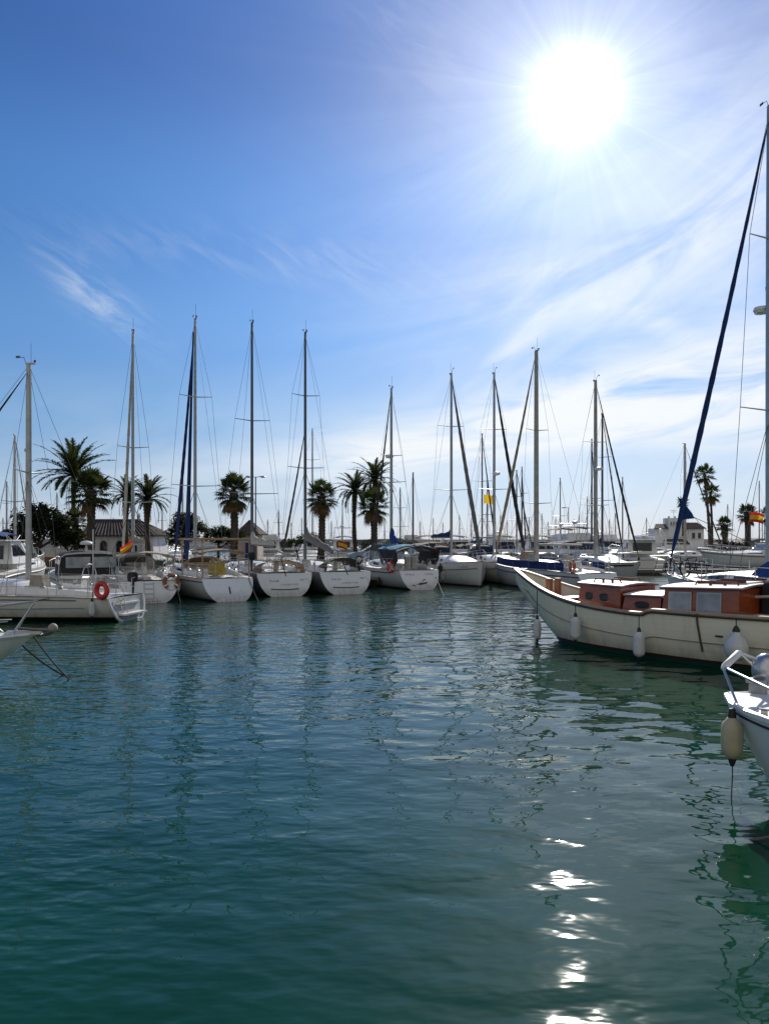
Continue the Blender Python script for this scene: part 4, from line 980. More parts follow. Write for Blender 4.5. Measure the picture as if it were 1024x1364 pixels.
# heavy stem post standing proud of the planks
B_ = MB(); pts = [h.pt(1.0, a, 1) * 1 for a in (.13, .2, .28, .36, .45, .55, .65, .75)]
pts = [Vector((p.x + .09, 0, p.z)) for p in pts]; B_.tube(pts, [.10, .125, .12, .105, .09, .08, .07, .06], 10); B_.build('stem_post', pm('grey green stem paint', (.42, .46, .45), .4, dirt=.3), N)
MAH = woodmat('varnished mahogany', (.20, .037, .010), (.34, .072, .019), .22, 1.0, (.8, 7, 7)); ROOF = pm('white canvas roof', (.80, .79, .74), .55, var=.06, dirt=.15); TRIM = woodmat('dark mahogany trim', (.12, .03, .012), (.18, .05, .02), .3)
def cabin(name, u0, u1, w0, w1, zb, zt, zt1, over=.06, roof_th=.045, wins=(), crown=.05):
    """trunk cabin between u0 (forward) and u1 metres from the stem head"""
    x0, x1 = h.x(U(u0)), h.x(U(u1))
    B_ = MB(); B_.loft([[Vector((x1, -w1, zb)), Vector((x0, -w0, zb)), Vector((x0, w0, zb)), Vector((x1, w1, zb))], [Vector((x1, -w1 * .96, zt1)), Vector((x0 - .08, -w0 * .95, zt)), Vector((x0 - .08, w0 * .95, zt)), Vector((x1, w1 * .96, zt1))]])
    o = B_.build(name, MAH, N, smooth=False)
    rows = []
    for i in range(7):
        q = i / 6; x = (x0 - .08 + over) * (1 - q) + (x1 - over) * q; w = (w0 * .95 * (1 - q) + w1 * .96 * q) + over; z = zt * (1 - q) + zt1 * q
        rows.append([Vector((x, w * k, z + .002 + crown * (1 - k * k))) for k in (-1, -.6, -.2, .2, .6, 1)])
    Rf = MB(); top = [[p + Vector((0, 0, roof_th)) for p in r_] for r_ in rows]; Rf.grid([r_[::-1] for r_ in top]); Rf.grid(rows)
    for k in (0, -1): Rf.grid([[a[k], b_[k]] for a, b_ in zip(rows, top)])
    for k in (0, -1): Rf.grid([rows[k], top[k]])
    ro = Rf.build('roof', ROOF, o, ang=30)
    tr = MB(); loop = [r_[0] for r_ in rows] + [rows[-1][k] for k in range(1, 6)] + [r_[-1] for r_ in rows[-2::-1]] + [rows[0][k] for k in range(4, 0, -1)]
    tr.tube([p + Vector((0, 0, .005)) for p in loop], .022, 5, closed=True); tr.build('roof_trim', TRIM, o)
    for (a, c, q0, q1, kind) in wins:
        for sd in (1, -1):
            def P(u, q):
                f = (u - u0) / (u1 - u0); w = (w0 * (1 - f) + w1 * f) * (1 - .045 * q); z = zb + ((zt * (1 - f) + zt1 * f) - zb) * q
                return Vector((h.x(U(u)), sd * (w + .004), z))
            if kind == 'pane':
                W = MB(); pts = [P(a, q0), P(c, q0), P(c, q1), P(a, q1)]; W.slab(pts[::-1] if sd > 0 else pts, (0, sd * .02, 0)); fo = W.build('window_frame', pm('grey window frame', (.40, .40, .40), .35, .5), o, smooth=False)
                da, dq = (c - a) * .06, (q1 - q0) * .07; W = MB(); pts = [P(a + da, q0 + dq), P(c - da, q0 + dq), P(c - da, q1 - dq), P(a + da, q1 - dq)]; W.slab([p + Vector((0, sd * .02, 0)) for p in (pts[::-1] if sd > 0 else pts)], (0, sd * .006, 0)); W.build('window_pane', PANE, o, smooth=False)
            else:
                ce = P((a + c) / 2, (q0 + q1) / 2); rx = abs(h.x(U(c)) - h.x(U(a))) / 2; rz_ = (P(a, q1).z - P(a, q0).z) / 2
                ring = [ce + Vector((math.copysign(abs(math.cos(v)) ** .6, math.cos(v)) * rx, sd * .012, math.copysign(abs(math.sin(v)) ** .6, math.sin(v)) * rz_)) for v in [2 * math.pi * j / 20 for j in range(20)]]
                W = MB(); W.tube(ring, .014, 5, closed=True); W.poly(ring if sd < 0 else ring[::-1]); W.build('porthole', [GLASS], o)
    return o
m, nt, b = _new('curtained window pane'); tc_ = nd(nt, 'ShaderNodeTexCoord'); nn = noise(nt, tc_.outputs['Object'], 3, 3)
nt.links.new(mixc(nt, mapr(nt, nn, .35, .65, 0, 1), (.20, .22, .25), (.30, .32, .36)), b.inputs['Base Color']); b.inputs['Roughness'].default_value = .08; PANE = m
c1 = cabin('forward_cabin', 2.55, 3.95, .62, .86, .98, 1.62, 1.60, wins=[(2.85, 3.05, .42, .68, 'port'), (3.32, 3.56, .42, .68, 'port')])
c2 = cabin('middle_cabin', 3.99, 5.05, .87, .93, .96, 1.40, 1.42, wins=[(4.38, 4.74, .40, .72, 'port')], over=.03)
c3 = cabin('wheelhouse', 5.08, 6.9, .96, 1.02, .96, 1.64, 1.70, wins=[(5.27, 5.83, .18, .90, 'pane'), (5.95, 6.52, .18, .90, 'pane')], over=.08)
for (o, u0, u1, y, z) in ((c1, 2.95, 3.75, .46, 1.70), (c3, 5.75, 6.75, .62, 1.76)):
    for sd in (1, -1):
        B_ = MB(); a, c = h.x(U(u0)), h.x(U(u1)); B_.tube([Vector((a, sd * y, z - .02)), Vector((a - .05, sd * y, z + .07)), Vector((c + .05, sd * y, z + .07)), Vector((c, sd * y, z - .02))], .022, 6)
        B_.box((a + (c - a) * .35, sd * y, z + .02), (.06, .03, .1)).box((a + (c - a) * .68, sd * y, z + .02), (.06, .03, .1)); B_.build('hand_rail', TRIM, o)
hat = MB(); xa, xc = h.x(U(6.0)), h.x(U(6.8)); hat.slab([Vector((xa, -.5, 1.745)), Vector((xa, .35, 1.745)), Vector((xc, .35, 1.78)), Vector((xc, -.5, 1.78))], (0, 0, .05)); hat.build('sliding_hatch', ROOF, c3, smooth=False)
rods(c3, 'hatch_runner', TRIM, [[Vector((xa + .3, y, 1.78)), Vector((xc, y, 1.84))] for y in (-.55, .4)], .03)
# two square bitts and a dark deck hatch on the foredeck
xb = h.x(U(1.35)); BITT = woodmat('varnished bitt', (.28, .09, .03), (.38, .14, .05), .3)
for y in (-.2, .2): MB().box((xb, y, 1.36), (.14, .13, .62)).box((xb, y, 1.68), (.16, .15, .04)).build('mooring_bitt', BITT, N, smooth=False)
MB().box((h.x(U(2.0)), 0, 1.17), (.5, .9, .1)).build('deck_hatch', pm('dark hatch cover', (.02, .025, .05), .5), N)
# the black cockpit tent
B_ = MB(); x0, x1 = h.x(U(6.98)), h.x(U(10.6)); rows = []; rt = random.Random(5)
for i in range(12):
    q = i / 11; x = x0 + (x1 - x0) * q; pk = .03 * math.sin(i * 2.3)
    rows.append([Vector((x, y + rt.uniform(-.015, .015), z + rt.uniform(-.015, .015) + (pk if z > 1.5 else 0))) for y, z in ((.02, .95), (.0, 1.35), (-.02, 1.72), (-.15, 1.86), (-.5, 1.93), (-.85, 1.86), (-1.02, 1.7), (-1.05, 1.3), (-1.05, .95))])
B_.loft(rows, closed_ring=True); B_.build('cockpit_tent', BLACK, N)
rods(N, 'tent_batten', pm('pale batten', (.45, .42, .38), .5), [[Vector((x0 + .55, .25, 1.47)), Vector((x0 - .5, .06, 1.55))]], .03)
B_ = MB(); B_.box((h.x(U(7.4)), 1.25, 1.16), (.05, .02, .55)); 
cb = MB(); cb.tube([h.pt(U(6.25), .0, 1, .03), h.pt(U(6.26), .12, 1, .03), h.pt(U(6.3), .37, 1, .03)], .022, 6); cb.build('scupper_pipe', pm('rust brown pipe', (.08, .06, .05), .6), N)
MB().tube([h.pt(U(6.62), .22, 1, .015), h.pt(U(6.78), .22, 1, .015)], .02, 6).build('exhaust_outlet', RUBBER, N)
# fenders along its side
for lab, px, py_bot, ln, r_, tt, ball in (('long white fender hanging from the wooden boat\'s high bow', 722, 852, .56, .105, U(1.45), False), ('white fender below the wooden boat\'s forward cabin', 771, 853, .60, .13, U(3.0), False),
                                    ('white fender below the wooden boat\'s middle cabin', 861, 876, .60, .135, U(4.93), False), ('round white ball fender below the wooden boat\'s black tent', 990, 880, 0, .24, U(7.2), True)):
    p = lp(loc, rz, h.pt(tt, .0, 1, r_ + .04)); zz = zat(py_bot, p.y); top = (2.6 * r_ if ball else ln)
    fender(lab, (p.x, p.y, zz), r_, ln, FENDW, max(.1, p.z - zz - top), tip=True, ball=ball)

# ------------------------------------------------------------------ M: the tall yacht beyond it, blue furled genoa
Bw = Vector((11.35, 30.2)); hd = Vector((-.20, .98)).normalized(); LM = 12.6; S = Bw - hd * LM
loc, rz = pose(S, hd, LM)
Mb = thing('sailing_yacht', 'tall white yacht with a long deep blue furled sail, behind the wooden boat', 'sailing yacht', loc, rz)
h = Hull(LM, 3.7, (1.45, 1.3, 1.2), stern=.8, rake_b=.6, rake_s=.5); h.loc, h.rz = loc, rz
h.build(Mb, HW, TRW, DECK); h.rail(Mb, 'toe_rail', TEAK, .025)
coachroof(Mb, h, .34, .8, .42, windows=[(.42, .56, .3, .65), (.6, .68, .3, .65)]); cockpit(Mb, h); guard_rails(Mb, h, .66, r=.02, posts=8)
best = None
for i in range(3000):
    d = 3 + 5 * i / 3000; p = Bw - hd * d; e = abs(CPX + p.x / p.y * FOC - 1026)
    if best is None or e < best[0]: best = (e, d, p)
tmM = 1 - best[1] / LM; topM = zat(140, best[2].y)
mast_rig(Mb, h, tmM, topM, ((.36, 1.2), (.72, .85)), .13, ALU, jib=DEEPB, jib_r=.105, jib_t=.985, jib_top=.965, boom=True, cover=None, boom_len=4.6, radar=zat(408, best[2].y), wire=.011)
a = Vector((h.x(.985), 0, h.z(.985) + .35)); c = Vector((h.x(tmM), 0, topM * .965)); q = .135; p = a.lerp(c, q) 
MB().slab([p + Vector((0, 0, .62)), p + Vector((-.03, -.05, -.2)), p + Vector((-.45, -.3, -.16)), p + Vector((-.36, -.25, .05))], (.03, .05, .02)).build('sail_clew', DEEPB, Mb, smooth=False)
rods(Mb, 'jib_sheet', ROPE, [[p + Vector((-.44, -.29, -.12)), Vector((h.x(.45), sd * 1.4, 1.5))] for sd in (1, -1)], .012, 4)
sprayhood(Mb, h, .36, BLUE, 1.3, 1.0, 1.5, .35)
wheel(Mb, h, .14, .5)
rods(Mb, 'gangway_ladder', STEEL, [[Vector((h.x(.99) + .2 + .1 * k, .2 + .3 * k, 1.35)), Vector((h.x(.97) + .1 * k, .25 + .3 * k, 2.1))] for k in (0, 1)] + [[Vector((h.x(.985) + .15 - .1 * q, .22, 1.5 + q * .5)), Vector((h.x(.985) + .25 - .1 * q, .53, 1.5 + q * .5))] for q in (.1, .5, .9)], .018)
MB().box((h.x(.93), 0, h.z(.93) + .2), (.45, .3, .25), taper=.7).lathe((h.x(.9), .25, h.z(.9) + .05), [(.1, 0), (.12, .2), (.05, .3)], 10).build('anchor_windlass', STEEL, Mb)
B_ = MB(); 
for k in range(2):
    cx = h.x(.80 - .075 * k)
    for dx in (-.5, .5): B_.tube([Vector((cx + dx + .3 * math.cos(v), 1.15, h.z(.8) + .36 + .3 * math.sin(v))) for v in [2 * math.pi * j / 16 for j in range(16)]], .02, 5, closed=True)
    B_.tube([Vector((cx - .5, 1.15, 1.72)), Vector((cx - .1, 1.15, 1.7)), Vector((cx + .35, 1.15, 2.1)), Vector((cx + .5, 1.15, 1.72))], .018, 5); B_.tube([Vector((cx - .1, 1.15, 1.7)), Vector((cx - .2, 1.15, 2.15)), Vector((cx + .35, 1.15, 2.1))], .018, 5)
B_.build('folded_frames', DARKC, Mb)

# ------------------------------------------------------------------ O: the small boat's bow at the right edge
hd = Vector((-.70, .714)).normalized(); tip = Vector((xat(968, 8.7), 8.7)); LO = 6.2; S = tip - hd * LO; loc, rz = pose(S, hd, LO)
O = thing('motor_boat', 'white boat\'s bow with a tubular pulpit at the right edge', 'boat', loc, rz)
h = Hull(LO, 2.5, (.98, .86, .80), stern=.9, rake_b=.62, rake_s=0, draft=.4, tm=.4, full=.55, bowp=3.0, bpow=.62); h.loc, h.rz = loc, rz
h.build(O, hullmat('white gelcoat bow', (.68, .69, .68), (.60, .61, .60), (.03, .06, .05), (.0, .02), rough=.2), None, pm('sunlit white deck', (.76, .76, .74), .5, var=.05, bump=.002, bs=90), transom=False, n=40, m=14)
h.rail(O, 'gunwale', WHITE, .035, up=.01, out=.0, t0=.2); h.rail(O, 'gunwale_stripe', RUBBER, .014, a=.07, out=.012, t0=.2)
coachroof(O, h, .2, .70, .42, wf=.62, nose=.5, windows=[(.3, .5, .3, .7)])
P = lambda t, sd, up, ins=.07: h.edge(t, sd, ins, up)
tipx = h.x(1.0)
pl = MB(); rr = .016
def loc_of(w_):
    d = Vector((w_[0] - loc[0], w_[1] - loc[1])); return Vector((d.x * math.cos(rz) + d.y * math.sin(rz), -d.x * math.sin(rz) + d.y * math.cos(rz), w_[2]))
apex_a, apex_b = loc_of(at(964, 889, 8.62)), loc_of(at(985, 869, 8.85))
pl.tube([P(.955, 1, 0), apex_a + Vector((0, 0, -.03))], rr, 8); pl.tube([P(.93, -1, 0), apex_b + Vector((-.02, 0, -.02))], rr, 8); pl.tube([P(.80, -1, 0), apex_b], rr, 8); pl.tube([apex_a, P(.80, 1, .22), P(.72, 1, .3), P(.55, 1, .42)], rr, 8)
pl.tube([P(.72, 1, 0), P(.72, 1, .36)], rr, 8); pl.tube([P(.55, 1, 0), P(.55, 1, .42)], rr, 8); pl.tube([apex_b, P(.9, -1, .16), P(.86, -1, .0)], rr, 8)
pl.build('pulpit', STEEL, O)
MB().tube([apex_a + Vector((.01, .02, -.02)), apex_a.lerp(apex_b, .08), apex_a.lerp(apex_b, .92), apex_b + Vector((0, -.02, .0))], [.02, .042, .042, .02], 12).build('anchor_roller_sleeve', pm('white plastic sleeve', (.62, .62, .61), .4), O)
qb = loc_of(at(1008, 921, 8.75))
MB().box(qb, (.15, .14, .24), taper=.9).box(qb + Vector((0, 0, .12)), (.19, .18, .04)).build('bow_bitt', pm('grey bitt', (.32, .32, .32), .5), O)
qs = loc_of(at(1020, 893, 8.8)); MB().sphere(qs, (.16, .15, .2), 14, 9).tube([qs - Vector((0, 0, .15)), qs - Vector((0, 0, .38))], .035, 8).build('searchlight', pm('brushed light housing', (.5, .5, .52), .25, .8), O)
cl = MB()
for t, sd in ((.9, 1), (.78, 1), (.85, -1)): 
    cl = MB(); p = P(t, sd, .03, .12); cl.tube([p + Vector((-.09, 0, .02)), p + Vector((-.05, 0, .045)), p + Vector((.05, 0, .045)), p + Vector((.09, 0, .02))], .012, 6); cl.box(p + Vector((0, 0, .01)), (.06, .03, .05)); cl.build('cleat', STEEL, O)
CREAMV = pm('yellowed fender vinyl', (.52, .46, .30), .45, var=.15, dirt=.4)
pf = lp(loc, rz, h.pt(.955, .0, 1, .10)); fz = zat(1012, pf.y)
fender('yellowed fender hanging from the small white boat\'s bow', (pf.x, pf.y, fz), .112, .46, CREAMV, max(.05, pf.z - fz - .46), lean=(.06, .05))
rope('fender_tail', 'thin line dangling from the yellowed fender to the water', [(pf.x, pf.y, fz), (pf.x + .005, pf.y, fz - .15), (pf.x - .01, pf.y, -.05)], .006, ROPED)
a = lp(loc, rz, h.pt(.62, .1, 1, .03)); rope('mooring_rope', 'mooring rope running from the small white boat into the water', [a, (xat(985, 7.0), 7.05, -.05)], .014, ROPE, sag=.05)

# ------------------------------------------------------------------ B: the bow at the left edge
tipY = 15.0; tip = Vector((xat(46, tipY), tipY)); hd = Vector((.955, .29)).normalized(); LB = 9.0; S = tip - hd * LB; loc, rz = pose(S, hd, LB)
Bb = thing('sailing_yacht', 'white yacht\'s raked bow with anchor and pulpit at the left edge', 'sailing yacht', loc, rz)
h = Hull(LB, 2.9, (.90, .80, .76), stern=.7, rake_b=1.15, rake_s=.4, draft=.4, tm=.42, full=.58, bowp=2.0); h.loc, h.rz = loc, rz
h.build(Bb, hullmat('grey white bow paint', (.62, .64, .62), (.3, .3, .3), (.03, .04, .04), (.0, .02)), TRW, DECK, n=30, m=12); h.rail(Bb, 'gunwale', WHITE, .04, up=.0, out=.0)
coachroof(Bb, h, .25, .72, .4, windows=[(.4, .6, .3, .65)])
tx = h.x(1); gr = MB()
for sd in (1, -1):
    gr.tube([h.edge(.70, sd, .08, .58), h.edge(.84, sd, .08, .6), h.edge(.93, sd, .05, .62), Vector((tx + .05, 0, h.z(1) + .66))], .017, 8); gr.tube([h.edge(.80, sd, .08, .28), h.edge(.95, sd, .04, .30)], .012, 6)
    gr.tube([h.edge(.955, sd, .03), Vector((tx + .0, sd * .03, h.z(1) + .64))], .017, 8); gr.tube([h.edge(.80, sd, .08), h.edge(.90, sd, .06, .61)], .017, 8); gr.tube([h.edge(.82, sd, .08), h.edge(.80, sd, .08, .59)], .014, 8); gr.tube([h.edge(.93, sd, .03, .05), h.edge(.86, sd, .06, .6)], .012, 6)
gr.build('pulpit', STEEL, Bb)
an = MB(); zt = h.z(1); an.slab([Vector((tx - .5, -.09, zt + .02)), Vector((tx + .12, -.09, zt + .0)), Vector((tx + .12, .09, zt + .0)), Vector((tx - .5, .09, zt + .02))], (0, 0, .06)); an.build('bow_roller', STEEL, Bb, smooth=False)
B_ = MB(); B_.tube([Vector((tx - .3, 0, zt + .12)), Vector((tx + .28, 0, zt + .06))], .03, 6); B_.loft([[Vector((tx + .02, -.02, zt - .04)), Vector((tx + .05, .02, zt - .06)), Vector((tx + .08, 0, zt - .02))], [Vector((tx + .2, -.14, zt - .0)), Vector((tx + .24, .14, zt - .06)), Vector((tx + .26, 0, zt + .08))], [Vector((tx + .34, -.1, zt + .06)), Vector((tx + .36, .1, zt + .02)), Vector((tx + .34, 0, zt + .13))]]); 
B_.build('plough_anchor', pm('galvanised anchor', (.16, .15, .14), .5, .5), Bb)
MB().sphere(Vector((tx + .34, -.02, zt + .11)), (.095, .095, .095), 12, 8).build('roller_end', pm('scuffed roller end', (.40, .34, .29), .7, var=.3), Bb)  # ball standing for the round end of the anchor roller
MB().box(Vector((h.x(.86), 0, h.z(.86) + .14)), (.28, .25, .2), taper=.8).build('windlass', BEIGE, Bb)
for i, (px, py, a0) in enumerate(((95, 905, Vector((tx - .05, .03, zt + .0))), (88, 899, Vector((tx - .28, -.02, zt - .16))))):
    e = at(px, py, 2800 / (py - HOR)); rope('mooring_rope', ('upper' if i == 0 else 'lower') + ' of two mooring ropes running from the left-edge bow into the water', [lp(loc, rz, a0), (e.x, e.y, -.04)], .016, ROPED, sag=.06)
# ------------------------------------------------------------------ quay, grass and stonework
def rockmat(name, c1, c2, sc=1.2):
    m, nt, b = _new(name); L = nt.links; tc = nd(nt, 'ShaderNodeTexCoord')
    v = nd(nt, 'ShaderNodeTexVoronoi'); v.inputs['Scale'].default_value = sc; L.new(tc.outputs['Object'], v.inputs[0])
    n = noise(nt, tc.outputs['Object'], 2.5, 6, .65)
    c = mixc(nt, mapr(nt, n, .3, .7, 0, 1), c1, c2); c = mixc(nt, mapr(nt, v.outputs[0], .0, .35, .0, .6), c, tuple(x * .45 for x in c1))
    sp = nd(nt, 'ShaderNodeSeparateXYZ'); L.new(tc.outputs['Object'], sp.inputs[0]); c = mixc(nt, mapr(nt, sp.outputs[2], .1, .55, .85, 0), c, (.012, .014, .010))
    L.new(c, b.inputs['Base Color']); b.inputs['Roughness'].default_value = .85
    bp = nd(nt, 'ShaderNodeBump'); bp.inputs['Distance'].default_value = .12; L.new(n, bp.inputs['Height']); L.new(bp.outputs[0], b.inputs['Normal'])
    return m
STONE = rockmat('quay stone', (.17, .15, .125), (.27, .245, .21)); PAVE = pm('quay paving', (.30, .28, .25), .9, var=.25, vs=.6, bump=.01, bs=8)
def quay(name, poly, z, lip=.25):
    B_ = MB(); B_.slab([Vector((x, y, -2.5)) for x, y in poly], (0, 0, z + 2.5)); o = B_.build(name, [STONE], smooth=False); setting(o)
    c = Vector((sum(x for x, y in poly) / len(poly), sum(y for x, y in poly) / len(poly), 0))
    B_ = MB(); B_.slab([Vector((x, y, z + .004)) for x, y in poly], (0, 0, .1)); o2 = B_.build(name + '_paving', PAVE, smooth=False); setting(o2)
quay('quay', [(-140, 46.5), (-30, 46.8), (-8, 50.5), (-1.2, 53), (-2.0, 78), (-140, 80)], .82)
quay('far_quay', [(33.5, 84), (40, 82), (130, 80), (130, 110), (30, 112)], .95)
quay('far_pier', [(24, 128), (60, 126), (120, 126), (120, 150), (24, 150)], .9)
GRASS = leafmat('lawn green', (.030, .055, .012), (.065, .105, .018), .15)
def grass(name, label_poly, z, n, seed, hh=.22):
    r_ = random.Random(seed); xs = [p[0] for p in label_poly]; ys = [p[1] for p in label_poly]
    soil = MB(); soil.poly([Vector((x, y, z)) for x, y in label_poly]); so = soil.build('soil', pm('turf soil', (.045, .06, .02), .95), smooth=False); so.name = 'turf'; setting(so)
    B_ = MB(); x0, x1, y0, y1 = min(xs), max(xs), min(ys), max(ys)
    for i in range(n):
        x = r_.uniform(x0, x1); y = y0 + (y1 - y0) * r_.random() ** 1.5
        a = r_.uniform(0, 6.28); w = r_.uniform(.05, .12); hgt = hh * r_.uniform(.5, 1.3); d = Vector((math.cos(a), math.sin(a), 0)); lean = Vector((r_.uniform(-.1, .1), r_.uniform(-.1, .1), 0))
        p = Vector((x, y, z)); B_.add([p - d * w, p + d * w, p + d * w * .3 + lean + Vector((0, 0, hgt)), p - d * w * .3 + lean + Vector((0, 0, hgt * .9))], [(0, 1, 2, 3)])
    o = B_.build(name, GRASS, smooth=False); o['kind'] = 'stuff'; o['label'] = 'bright green grass ' + ('along the near quay behind the yachts' if seed == 3 else 'under the palms on the far quay'); o['category'] = 'grass'
grass('grass', [(-60, 49.8), (-30, 50.0), (-9, 53.2), (-2.4, 55), (-2.6, 62), (-60, 62)], .93, 9000, 3)
grass('grass', [(37.5, 85.5), (60, 85.5), (60, 92), (37, 92)], 1.06, 2500, 4, .3)
# low walls
def wall(label, p0, p1, z, hgt, th, mat, cap=None):
    p0, p1 = Vector((*p0, z)), Vector((*p1, z)); d = (p1 - p0); ln = d.length; c = (p0 + p1) / 2; rz = math.atan2(d.y, d.x)
    t = thing('low_wall', label, 'wall', c, rz); n = max(2, int(ln / 2.2))
    MB().box((0, 0, hgt / 2), (ln, th, hgt)).build('wall_body', mat, t, smooth=False)
    if cap: MB().box((0, 0, hgt + .04), (ln + .1, th + .12, .08)).build('coping', cap, t, smooth=False)
    return t
BRICKR = rockmat('terracotta wall', (.26, .10, .045), (.36, .15, .07), 3.0)
wall('terracotta low wall at the far left behind the moored boats', (-34, 50.6), (-20.8, 50.8), .92, .62, .3, BRICKR, pm('terracotta coping', (.30, .16, .10), .8))
WW = pm('whitewashed wall', (.62, .62, .60), .85, var=.1, vs=.8, dirt=.3)
wall('low whitewashed wall under the dark round trees on the left', (-36.5, 66), (-26.5, 66), .92, 1.15, .25, WW)
# breakwater far away
r_ = random.Random(9); B_ = MB(); rows = []
for i in range(121):
    x = -420 + 7 * i
    rows.append([Vector((x, 176 + r_.uniform(-2, 2), -1)), Vector((x, 180 + r_.uniform(-1, 1), 1.2 + r_.uniform(-.5, .5))), Vector((x, 183, 2.5 + r_.uniform(-.5, .4))), Vector((x, 187, 2.7 + r_.uniform(-.4, .4))), Vector((x, 196, -1))])
B_.grid(rows); setting(B_.build('breakwater', rockmat('breakwater rock', (.15, .145, .14), (.25, .24, .22), .3), smooth=False))

# ------------------------------------------------------------------ buildings
ROOFT = None
def tilemat():
    m, nt, b = _new('clay roof tiles'); L = nt.links; tc = nd(nt, 'ShaderNodeTexCoord')
    n = noise(nt, tc.outputs['Object'], 1.7, 5); n2 = noise(nt, tc.outputs['Object'], 9, 2)
    c = mixc(nt, mapr(nt, n, .3, .7, 0, 1), (.055, .042, .036), (.115, .085, .068)); c = mixc(nt, mapr(nt, n2, .45, .7, 0, .6), c, (.15, .10, .075)); L.new(c, b.inputs['Base Color']); b.inputs['Roughness'].default_value = .85
    return m
TILE = tilemat(); PLASTER = pm('white plaster', (.72, .73, .73), .85, var=.08, vs=.7, dirt=.3); PINKP = pm('pale pink plaster', (.50, .42, .37), .85, var=.12, vs=.7, dirt=.4)
def tile_slope(parent, name, a, b_, c, d, pitch=.32, r=.10, mat=None):
    """barrel-tiled slope: a-b eave, d-c ridge"""
    a, b_, c, d = map(Vector, (a, b_, c, d)); n = max(2, int((b_ - a).length / pitch)); nrm = (b_ - a).cross(d - a).normalized(); B_ = MB(); rows = []
    m = n * 6
    for j in range(7):
        q = j / 6; e0, e1 = a.lerp(d, q), b_.lerp(c, q)
        rows.append([e0.lerp(e1, i / m) + nrm * (r * abs(math.sin(math.pi * i / 6)) + .02) for i in range(m + 1)])
    B_.grid(rows); B_.grid([[p for p in rows[0]], [p - nrm * .12 for p in rows[0]]]); return B_.build(name, mat or TILE, parent, ang=60)
def window_at(parent, c, w, hgt, arched=False, mat=GLASS, fr=None, bars=True):
    """window on a wall facing -y"""
    fr = fr or WW; B_ = MB(); c = Vector(c); n = 8
    pts = [Vector((-w / 2, 0, 0)), Vector((w / 2, 0, 0)), Vector((w / 2, 0, hgt))] + ([Vector((w / 2 * math.cos(math.pi * i / n), 0, hgt + w / 2 * math.sin(math.pi * i / n))) for i in range(1, n)] if arched else []) + [Vector((-w / 2, 0, hgt))]
    F_ = MB(); F_.tube([c + p * 1.0 + Vector((0, -.02, 0)) for p in pts], .05, 4, closed=True); F_.box(c + Vector((0, -.05, -.06)), (w + .25, .16, .07)); fo = F_.build('window', fr, parent, smooth=False)
    MB().poly([c + p + Vector((0, -.012, 0)) for p in pts]).build('pane', mat, fo, smooth=False)
    if bars: rods(fo, 'glazing_bar', pm('dark bar', (.12, .11, .10), .6), [[c + Vector((0, -.03, 0)), c + Vector((0, -.03, hgt))], [c + Vector((-w / 2, -.03, hgt * .5)), c + Vector((w / 2, -.03, hgt * .5))]], .025, 4)
    return fo
# long white house with tiled hip roof
YH = 68.0; xl, xr = xat(112, YH), xat(204, YH); z0 = .92; ze = zat(714, YH); zr = zat(698, YH) ; cx = (xl + xr) / 2; W_ = xr - xl; hw = W_ / 2; dp = 5.0
H1 = thing('house', 'low white house with a brown tiled roof behind the palms on the left', 'house', (cx, YH, z0)); he = ze - z0; hr = zr + .35 - z0
MB().box((0, dp / 2, he / 2), (W_, dp, he)).build('wall', PLASTER, H1, smooth=False)
MB().box((0, -.05, he - .06), (W_ + .3, .12, .12)).build('cornice', WW, H1, smooth=False)
rf = tile_slope(H1, 'roof', (-hw - .4, -.4, he), (hw + .4, -.4, he), (hw - 2.1, dp / 2, hr), (-hw - .3, dp / 2, hr))
tile_slope(H1, 'roof', (hw + .4, dp + .4, he), (-hw - .4, dp + .4, he), (-hw - .3, dp / 2, hr), (hw - 2.1, dp / 2, hr)); B_ = MB()
tile_slope(H1, 'roof', (hw + .4, -.4, he), (hw + .4, dp + .4, he), (hw - 2.1, dp / 2 + .02, hr), (hw - 2.1, dp / 2 - .02, hr))
MB().tube([(-hw - .3, dp / 2, hr + .05), (hw - 2.1, dp / 2, hr + .05)], .12, 8).build('ridge_tiles', TILE, rf)
MB().lathe((hw - 2.1, dp / 2, hr), [(.16, 0), (.2, .15), (.1, .3), (.14, .42), (.03, .75)], 8).build('roof_finial', PLASTER, rf)
for px in (138, 159.5, 178): window_at(H1, (xat(px, YH) - cx, -.0, zat(741, YH) + .35 - z0), .7, .75, True)
# pale pink kiosk with a blue door
YK = 66.0; xl, xr = xat(318, YK), xat(343, YK); cx = (xl + xr) / 2; hw = (xr - xl) / 2; ze = zat(712, YK) - z0; zr = zat(696, YK) - z0
H2 = thing('kiosk', 'small pale pink kiosk with a tiled roof and blue door behind the palm', 'kiosk', (cx, YK, z0))
MB().box((0, 1.6, ze / 2), (2 * hw, 3.2, ze)).build('wall', PINKP, H2, smooth=False)
apex = Vector((-.15, 1.6, zr + .2)); e = hw + .3
tile_slope(H2, 'roof', (-e, -.3, ze), (e, -.3, ze), apex + Vector((.05, 0, 0)), apex - Vector((.05, 0, 0)), .3, .07); tile_slope(H2, 'roof', (e, -.3, ze), (e, 3.5, ze), apex + Vector((0, .05, 0)), apex - Vector((0, .05, 0)), .3, .07); tile_slope(H2, 'roof', (-e, 3.5, ze), (-e, -.3, ze), apex - Vector((0, .05, 0)), apex + Vector((0, .05, 0)), .3, .07)
DB = pm('deep blue door paint', (.015, .03, .16), .5); do = MB().box((xat(333, YK) - cx, -.04, 1.0), (.8, .06, 1.95)).build('door', DB, H2, smooth=False); MB().sphere((xat(333, YK) - cx + .3, -.1, 1.0), .05, 8, 6).build('door_handle', STEEL, do)
